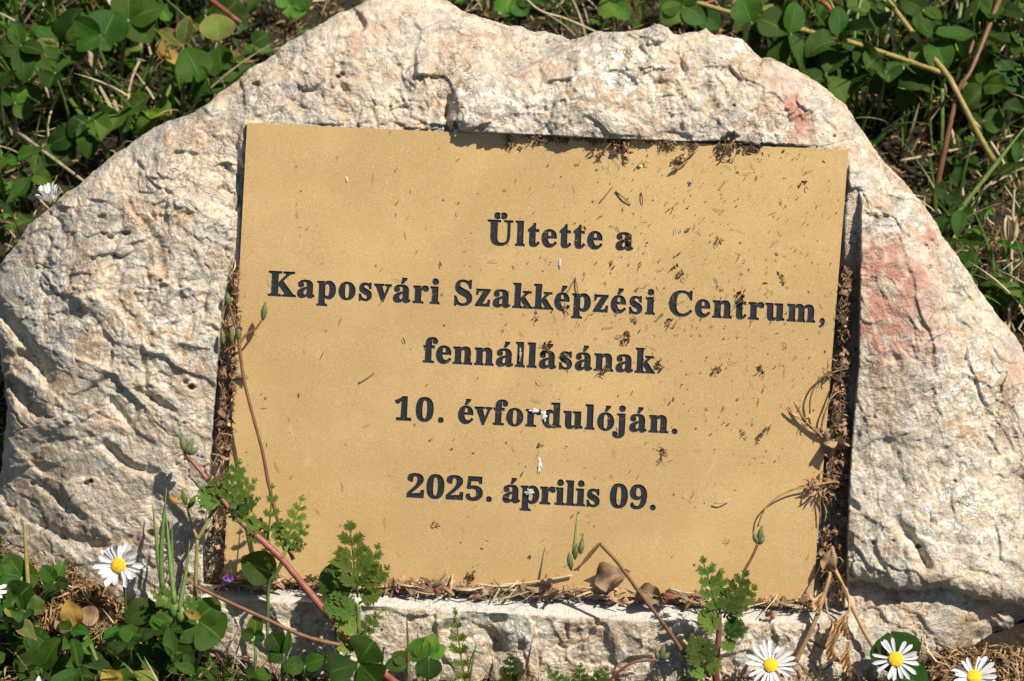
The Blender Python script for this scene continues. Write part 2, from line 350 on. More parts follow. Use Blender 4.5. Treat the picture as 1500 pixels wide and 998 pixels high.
def stone_height(X, Y):
    wx = X + 14 * fbm(X / 90, Y / 90, 3, 51); wy = Y + 14 * fbm(X / 90, Y / 90, 3, 61)
    h = macro(X, Y)
    # broken beds run down to the right on the left flank, steeply on the right flank
    la = sstep(420, 250, X) * sstep(380, 560, Y); ra = sstep(1200, 1300, X)
    def rot(a, st):
        c, s = math.cos(a), math.sin(a); return (wx * c + wy * s) / st, -wx * s + wy * c
    lx, ly = rot(math.radians(34), 1.75); rx, ry = rot(math.radians(72), 1.9)
    def mixf(sz, seed, **k):
        f0 = facet(wx / sz, wy / sz, seed, **k); f1 = facet(lx / sz, ly / sz, seed + 30, **k); f2 = facet(rx / sz, ry / sz, seed + 60, **k)
        return f0 * (1 - la) * (1 - ra) + f1 * la + f2 * ra * (1 - la)
    rough = 1 - .12 * la - .3 * ra
    # the top facet left of the middle is a clean break: keep it smooth
    sm = 1 - .8 * sstep(70, 20, seg_dist(X, Y, [(620, 40), (700, 62), (790, 72)])[0])
    calm = .42 + .80 * sstep(-.22, .35, fbm(X / 130, Y / 130, 3, 480)); calm = np.clip(calm, 0, 1.2) * sm
    h = h + 11 * mixf(150, 100, sharp=34, off=.35) * (.5 + .5 * sm)
    h = h + 10.5 * mixf(60, 200, sharp=42, off=.42) * rough * (.6 + .5 * calm)
    h = h + 4.8 * mixf(26, 300, sharp=30, off=.5) * rough * calm
    h = h + 2.5 * mixf(11, 400, sharp=14, off=.55) * (.25 + .75 * calm) * rough
    # broken terraces
    def terr(a, b, sc_, k, seed, e=.16):
        n = fbm(a / sc_, b / sc_, 4, seed, .5) * k; f = n - np.floor(n); return np.floor(n) + sstep(1 - e, 1, f)
    t1 = terr(wx, wy, 150, 3.2, 510) * (1 - la) + terr(lx * 1.4, ly * 1.1, 150, 4.2, 520) * la
    h = h + 4.6 * t1 * (.3 + .7 * calm) * (1 - .4 * la) + 1.9 * terr(wx, wy, 55, 3.4, 530, .25) * calm * rough
    h = h + 2.0 * (fbm(wx / 30, wy / 30, 5, 500, .6, True) - .3) * calm * rough
    h = h + (0.9 * fbm(X / 6.5, Y / 6.5, 3, 600, .65) + .75 * facet(X / 5, Y / 5, 650, sharp=12)) * (.45 + .6 * calm)
    # the proud block right of the notch, and the chipped undercut at the lower right
    B = [(657, 230), (655, 150), (678, 116), (720, 104), (762, 100), (806, 82), (848, 60), (880, 30), (1170, 30), (1190, 140), (1170, 230)]
    k = (X > 630) & (X < 1200) & (Y < 240)
    if k.any():
        xx = wx[k] * .4 + X[k] * .6; yy = wy[k] * .4 + Y[k] * .6; d = seg_dist(xx, yy, B[:8])[0]; d = np.where(inside(xx, yy, B), d, -d); h[k] += (9 * sstep(-2.5, 4, d) - 4.5) * sstep(1120, 900, X[k]) + 0
    ln = np.interp(X, [1236, 1262, 1300, 1340, 1385, 1420, 1460, 1520, 1620], [850, 848, 858, 860, 858, 872, 880, 892, 900]) + 9 * fbm(X / 34, Y / 60, 4, 905, .6)
    dd = Y - ln; on = sstep(1236, 1250, X)
    h = h - on * 34 * sstep(-3, 5, dd) * np.exp(-np.maximum(dd - 4, 0) / 34) + on * 7 * np.exp(-((dd + 16) / 14) ** 2)
    crack = np.abs(fbm(wx / 75, wy / 75, 3, 700)); gate = sstep(.0, .35, fbm(X / 160, Y / 160, 2, 720))
    h = h - 5.5 * sstep(.022, .0, crack) * gate * sm
    crack = np.abs(fbm(wx / 40 + 5, wy / 40, 3, 740)); gate = sstep(.05, .4, fbm(X / 110 + 9, Y / 110, 2, 760))
    h = h - 3.2 * sstep(.03, .0, crack) * gate * sm
    pit = facet(X / 13, Y / 13, 800, sharp=3, tilt=0, off=1); pg = sstep(.1, .5, fbm(X / 70, Y / 70, 3, 820))
    h = h - 4.5 * sstep(.62, .95, pit) * pg * sm
    for P, dp, wd in CREASE:
        x0 = min(p[0] for p in P) - wd * 5; x1 = max(p[0] for p in P) + wd * 5; y0 = min(p[1] for p in P) - wd * 5; y1 = max(p[1] for p in P) + wd * 5
        k = (X > x0) & (X < x1) & (Y > y0) & (Y < y1)
        if not k.any(): continue
        d = seg_dist(wx[k] * .35 + X[k] * .65, wy[k] * .35 + Y[k] * .65, P)[0] * (1 + .35 * fbm(X[k] / 12, Y[k] / 12, 2, 900))
        h[k] -= dp * np.exp(-(d / wd) ** 2 * .9)
    for x, y, dp, r in PITS:
        k = (np.abs(X - x) < r * 4) & (np.abs(Y - y) < r * 4)
        if not k.any(): continue
        d = np.hypot(X[k] - x, (Y[k] - y) * 1.3) * (1 + .5 * fbm(X[k] / 6, Y[k] / 6, 2, 950))
        h[k] -= dp * 1.3 * sstep(r * 1.25, r * .45, d)
    return h

LEDU = [(290,858),(372,859),(560,857),(750,865),(1000,879),(1200,889),(1245,890)]
LEDL = [(290,884),(372,880),(560,889),(750,900),(1000,913),(1200,914),(1245,903)]
def make_stone():
    st = 1.45
    xs = np.arange(-60, 1650, st); ys = np.arange(-56, 1082, st)
    X, Y = np.meshgrid(xs, ys); sh = X.shape
    # a rough outline: wobble the domain a little
    Xo = X + 3.2 * fbm(X / 26, Y / 26, 3, 11, .6); Yo = Y + 3.2 * fbm(X / 26, Y / 26, 3, 21, .6)
    P = OUT + OUT[:1]; near = np.full(sh, 999.)
    d, nx, ny = seg_dist(Xo, Yo, P); ins = inside(Xo, Yo, OUT); sd = np.where(ins, d, -d)
    keep = sd > -26
    plq = inside(X, Y, [(385, 215), (1215, 250), (1175, 870), (350, 830)])
    keep &= ~plq
    xx = X.copy(); yy = Y.copy()
    o = sd < 0
    xx[o] = (nx - (Xo - X))[o]; yy[o] = (ny - (Yo - Y))[o]
    h = stone_height(xx, yy)
    # rounded shoulders toward the silhouette
    Rr = 26 + 10 * fbm(X / 120, Y / 120, 2, 31); q = np.clip(1 - sd / Rr, 0, 1); q[o] = 1
    low = sstep(900, 960, Y) * sstep(1300, 1000, X)
    h = h - (Rr * .9) * (1 - np.sqrt(np.clip(1 - q * q, 0, 1)))
    # the cut recess and its ledge
    rs, _, _ = seg_dist(X + 1.2 * fbm(X / 9, Y / 9, 2, 41), Y, RECESS + RECESS[:1]); ri = inside(X + 1.2 * fbm(X / 9, Y / 9, 2, 41), Y, RECESS)
    rd = np.where(ri, rs, -rs)
    floor = -24 + 1.6 * fbm(X / 14, Y / 14, 3, 43) + 19 * sstep(1225, 1240, X) * sstep(450, 350, Y) + 12 * sstep(370, 350, X) * sstep(430, 360, Y)
    c = sstep(-1.2, 2.6, rd)
    up = np.interp(X, [p[0] for p in LEDU], [p[1] for p in LEDU]); lo = np.interp(X, [p[0] for p in LEDL], [p[1] for p in LEDL]) + 1.5 * fbm(X / 22, Y / 60, 3, 45)
    t = (Y - up) / (lo - up); inx = (X > 296) & (X < 1243)
    led = (t > 0) & (t < 1) & inx
    hb = macro(X, lo) + 2
    smooth = -22 + (hb + 22) * t + .5 * fbm(X / 30, Y / 3, 3, 46) + .25 * fbm(X / 4, Y / 4, 2, 47)
    h = h * (1 - c) + np.minimum(h, floor) * c
    h = np.where(led, smooth, h)
    # chips below the rim blend in
    bl = sstep(12, 0, Y - lo) * ((Y >= lo) & inx)
    h = h * (1 - bl) + bl * (hb + (h - macro(X, Y)) * .5)
    # nothing of the stone may stand through the plaque outside the overhang
    ip = inside(X, Y, [(358, 176), (1247, 216), (1193, 890), (323, 853)]) & ((X < 664) | (X > 1114) | (Y > 300))
    h = np.where(ip & ~led, np.minimum(h, -9.5), h)
    # skirt behind the silhouette
    back = np.where(o, (-sd) * 14, 0)
    cx, cy = 760, 520
    h = h + W0(yy) - back
    sx = np.where(o, back * .10 * (cx - xx) / 800, 0); sy = np.where(o, back * .10 * (cy - yy) / 500, 0)
    pos = at(xx + sx, yy + sy, h)
    pos[..., 2] = np.maximum(pos[..., 2], -0.02)
    # masks of red stains, white crust and brown patches
    mk = np.zeros(sh + (4,), np.float32); mk[..., 3] = 1
    def blob(x, y, rx, ry, a=0):
        c_, s_ = math.cos(math.radians(a)), math.sin(math.radians(a)); dx = X - x; dy = Y - y
        return np.exp(-(((dx * c_ + dy * s_) / rx) ** 2 + ((-dx * s_ + dy * c_) / ry) ** 2))
    red = 1.1 * blob(1166, 165, 16, 36, -12) + .8 * blob(1182, 200, 12, 22) + .95 * blob(1300, 395, 48, 40, -30) + .95 * blob(1315, 480, 62, 52, 20) + .9 * blob(1285, 450, 30, 90) + .9 * blob(1362, 350, 16, 30, -20) + .6 * blob(1345, 410, 40, 30) + .55 * blob(1490, 535, 20, 40) + .5 * blob(532, 55, 22, 16) + .4 * blob(520, 70, 10, 22) + .3 * blob(478, 110, 30, 26) + .3 * blob(575, 50, 18, 10) + .35 * blob(1130, 110, 30, 22) + .25 * blob(1480, 900, 60, 30)
    mk[..., 0] = np.clip(red * (.75 + .9 * fbm(X / 22, Y / 22, 4, 71, .65)), 0, 1)
    white = .9 * blob(915, 110, 85, 38) + .8 * blob(735, 150, 60, 28) + .9 * blob(1080, 65, 26, 16) + .5 * blob(1150, 190, 60, 30) + .6 * blob(700, 160, 50, 35) + .6 * blob(60, 430, 30, 40) + .5 * blob(255, 490, 45, 50) + .7 * blob(1400, 740, 80, 70) + .6 * blob(1400, 560, 60, 70) + .7 * blob(760, 935, 60, 30) + .5 * blob(1320, 320, 60, 50)
    mk[..., 1] = np.clip(white, 0, 1)
    brown_patch = .9 * blob(110, 830, 110, 90) + .5 * blob(150, 640, 150, 110) + .6 * blob(1290, 560, 40, 60) + .5 * blob(1340, 640, 60, 60) + .7 * blob(730, 940, 28, 22) + .6 * blob(865, 925, 30, 22) + .8 * blob(8, 560, 30, 60) + .5 * blob(1350, 860, 120, 20) + .5 * blob(1460, 920, 60, 26) + .35 * blob(470, 120, 60, 30) + .6 * blob(340, 190, 22, 18)  # brown patches on the left flank, in some creases and along the undercut
    mk[..., 2] = np.clip(brown_patch, 0, 1)
    # faces
    idx = np.full(sh, -1, np.int64); k4 = keep[:-1, :-1] & keep[1:, :-1] & keep[:-1, 1:] & keep[1:, 1:]
    use = np.zeros(sh, bool); use[:-1, :-1] |= k4; use[1:, :-1] |= k4; use[:-1, 1:] |= k4; use[1:, 1:] |= k4
    idx[use] = np.arange(use.sum())
    a = idx[1:, :-1][k4]; b = idx[1:, 1:][k4]; c2 = idx[:-1, 1:][k4]; d2 = idx[:-1, :-1][k4]
    F = np.stack([a, b, c2, d2], 1).astype(np.int32); vv = pos[use]
    base = at(750, 990, 0.); base[2] = 0
    me = bpy.data.meshes.new('memorial_stone'); me.vertices.add(len(vv)); me.vertices.foreach_set('co', (vv - base).astype(np.float32).ravel())
    me.loops.add(F.size); me.loops.foreach_set('vertex_index', F.ravel())
    me.polygons.add(len(F)); me.polygons.foreach_set('loop_start', np.arange(0, F.size, 4, dtype=np.int32))
    me.polygons.foreach_set('use_smooth', np.ones(len(F), bool)); me.update()
    at_ = me.attributes.new('stain', 'FLOAT_COLOR', 'POINT'); at_.data.foreach_set('color', mk[use].ravel())
    cu = me.attributes.new('cut', 'FLOAT', 'POINT'); cu.data.foreach_set('value', np.clip(led * 1.0 + (c > .5) * .6, 0, 1)[use].astype(np.float32))
    me.materials.append(M['stone'])
    o = bpy.data.objects.new('memorial_stone', me); o.location = Vector(base); COL.objects.link(o)
    tag(o, 'rough cream and pink limestone boulder holding the gold plaque', 'boulder')
    print('stone faces', len(F))
    return o
def surf(px, py):
    X = np.array([float(px)]); Y = np.array([float(py)])
    return float(stone_height(X, Y)[0] + W0(py))

def stone_mat():
    m, t, p = mat('limestone'); g = N(t); co = g.co()
    st = g.n('ShaderNodeSeparateColor'); g.put(st.inputs[0], g.attr('stain', 'Color'))
    rd, wh, dr = g.math('MULTIPLY', st.outputs[0], 1.35, True), st.outputs[1], st.outputs[2]; cut = g.attr('cut')
    wv = g.noise(co, 30, 3, out='Color'); co2 = g.mix(0.02, co, wv)
    big = g.noise(co2, 42, 5, .6); mid = g.noise(co2, 130, 5, .62, .6); fine = g.noise(co, 600, 4, .65)
    col = g.ramp(big, [(0.30, (0.51, 0.44, 0.335)), (0.40, (0.69, 0.59, 0.455)), (0.46, (0.56, 0.515, 0.44)), (0.52, (0.72, 0.60, 0.455)), (0.60, (0.47, 0.44, 0.39))])
    # separate clasts of grey and buff lime in a paler matrix
    cell = g.voro(g.mix(0.012, co, g.noise(co, 90, 3, out='Color')), 95, 'F1', 'Color')
    cs = g.n('ShaderNodeSeparateColor'); g.put(cs.inputs[0], cell)
    col = g.mix(g.ramp(cs.outputs[0], [(0.58, 0.0), (0.61, 0.75)]), col, (0.43, 0.41, 0.385))
    col = g.mix(g.ramp(cs.outputs[1], [(0.70, 0.0), (0.76, 0.65)]), col, (0.56, 0.36, 0.22))
    col = g.mix(g.ramp(mid, [(0.46, 0.0), (0.60, 0.6)]), col, (0.71, 0.62, 0.49))
    wm = g.math('MULTIPLY', g.ramp(g.noise(co, 230, 7, .75), [(0.49, 0.0), (0.535, 1.0)]), g.math('ADD', g.math('MULTIPLY', wh, 0.95), 0.40), True)
    col = g.mix(wm, col, (0.88, 0.87, 0.845))
    pm = g.ramp(g.noise(g.map(co2, loc=(3, 1, 2)), 60, 4, .6), [(0.56, 0.0), (0.70, 0.5)])
    col = g.mix(pm, col, (0.60, 0.40, 0.285))
    rm = g.math('MULTIPLY', rd, g.ramp(g.noise(co, 150, 8, .78), [(0.43, 0.08), (0.52, 1.0)]), True)
    col = g.mix(g.math('MULTIPLY', rm, 0.95), col, g.mix(mid, (0.42, 0.15, 0.11), (0.62, 0.32, 0.255)))
    dm = g.math('MULTIPLY', g.math('ADD', dr, 0.10), g.ramp(g.noise(co2, 170, 6, .7), [(0.42, 0.0), (0.64, 1.0)]), True)
    col = g.mix(dm, col, (0.25, 0.185, 0.115))
    spk = g.ramp(g.noise(g.map(co, loc=(5, 5, 5)), 420, 3, .6), [(0.66, 0.0), (0.73, 0.75)])
    col = g.mix(spk, col, (0.16, 0.11, 0.06))
    col = g.mix(g.ramp(fine, [(0.3, 0.42), (0.62, 0.0)]), col, (0.30, 0.24, 0.17))
    ve = g.voro(g.mix(0.03, co, g.noise(co, 70, 5, .7, out='Color')), 75, 'DISTANCE_TO_EDGE')
    vl = g.math('MULTIPLY', g.ramp(ve, [(0.0, 1.0), (0.03, 0.0)]), g.ramp(g.noise(co, 50, 4), [(0.47, 0.0), (0.6, 0.85)]))
    col = g.mix(vl, col, (0.20, 0.145, 0.085))
    pk = g.ramp(g.voro(g.mix(0.01, co, g.noise(co, 300, 3, out='Color')), 520), [(0.0, 1.0), (0.22, 0.0)])
    pk = g.math('MULTIPLY', pk, g.ramp(g.noise(co, 75, 5, .65), [(0.50, 0.0), (0.62, 0.8)])); col = g.mix(pk, col, (0.24, 0.18, 0.12))
    streak = g.noise(g.map(co, (30, 900, 900)), 1.0, 3)
    col = g.mix(g.ramp(cut, [(0.8, 0.0), (0.95, 1.0)]), col, g.mix(streak, (0.56, 0.52, 0.46), (0.67, 0.635, 0.58)))
    col = g.mix(g.math('SUBTRACT', 1.0, g.ramp(cut, [(0.8, 0.0), (0.95, 1.0)]), True), col, (1.0, 0.975, 0.915), 'MULTIPLY')
    g.put(p.inputs['Base Color'], col); p.inputs['Roughness'].default_value = .78; p.inputs['Specular IOR Level'].default_value = .35
    hh = g.math('ADD', g.noise(co, 1100, 4, .7), g.math('MULTIPLY', g.noise(co2, 350, 4, .65), 2.2))
    hh = g.math('SUBTRACT', g.math('SUBTRACT', hh, g.math('MULTIPLY', vl, 1.2)), g.math('MULTIPLY', pk, 1.3))
    g.put(p.inputs['Normal'], g.bump(hh, 0.75, 0.001))
    return m
M['stone'] = stone_mat()
make_stone()

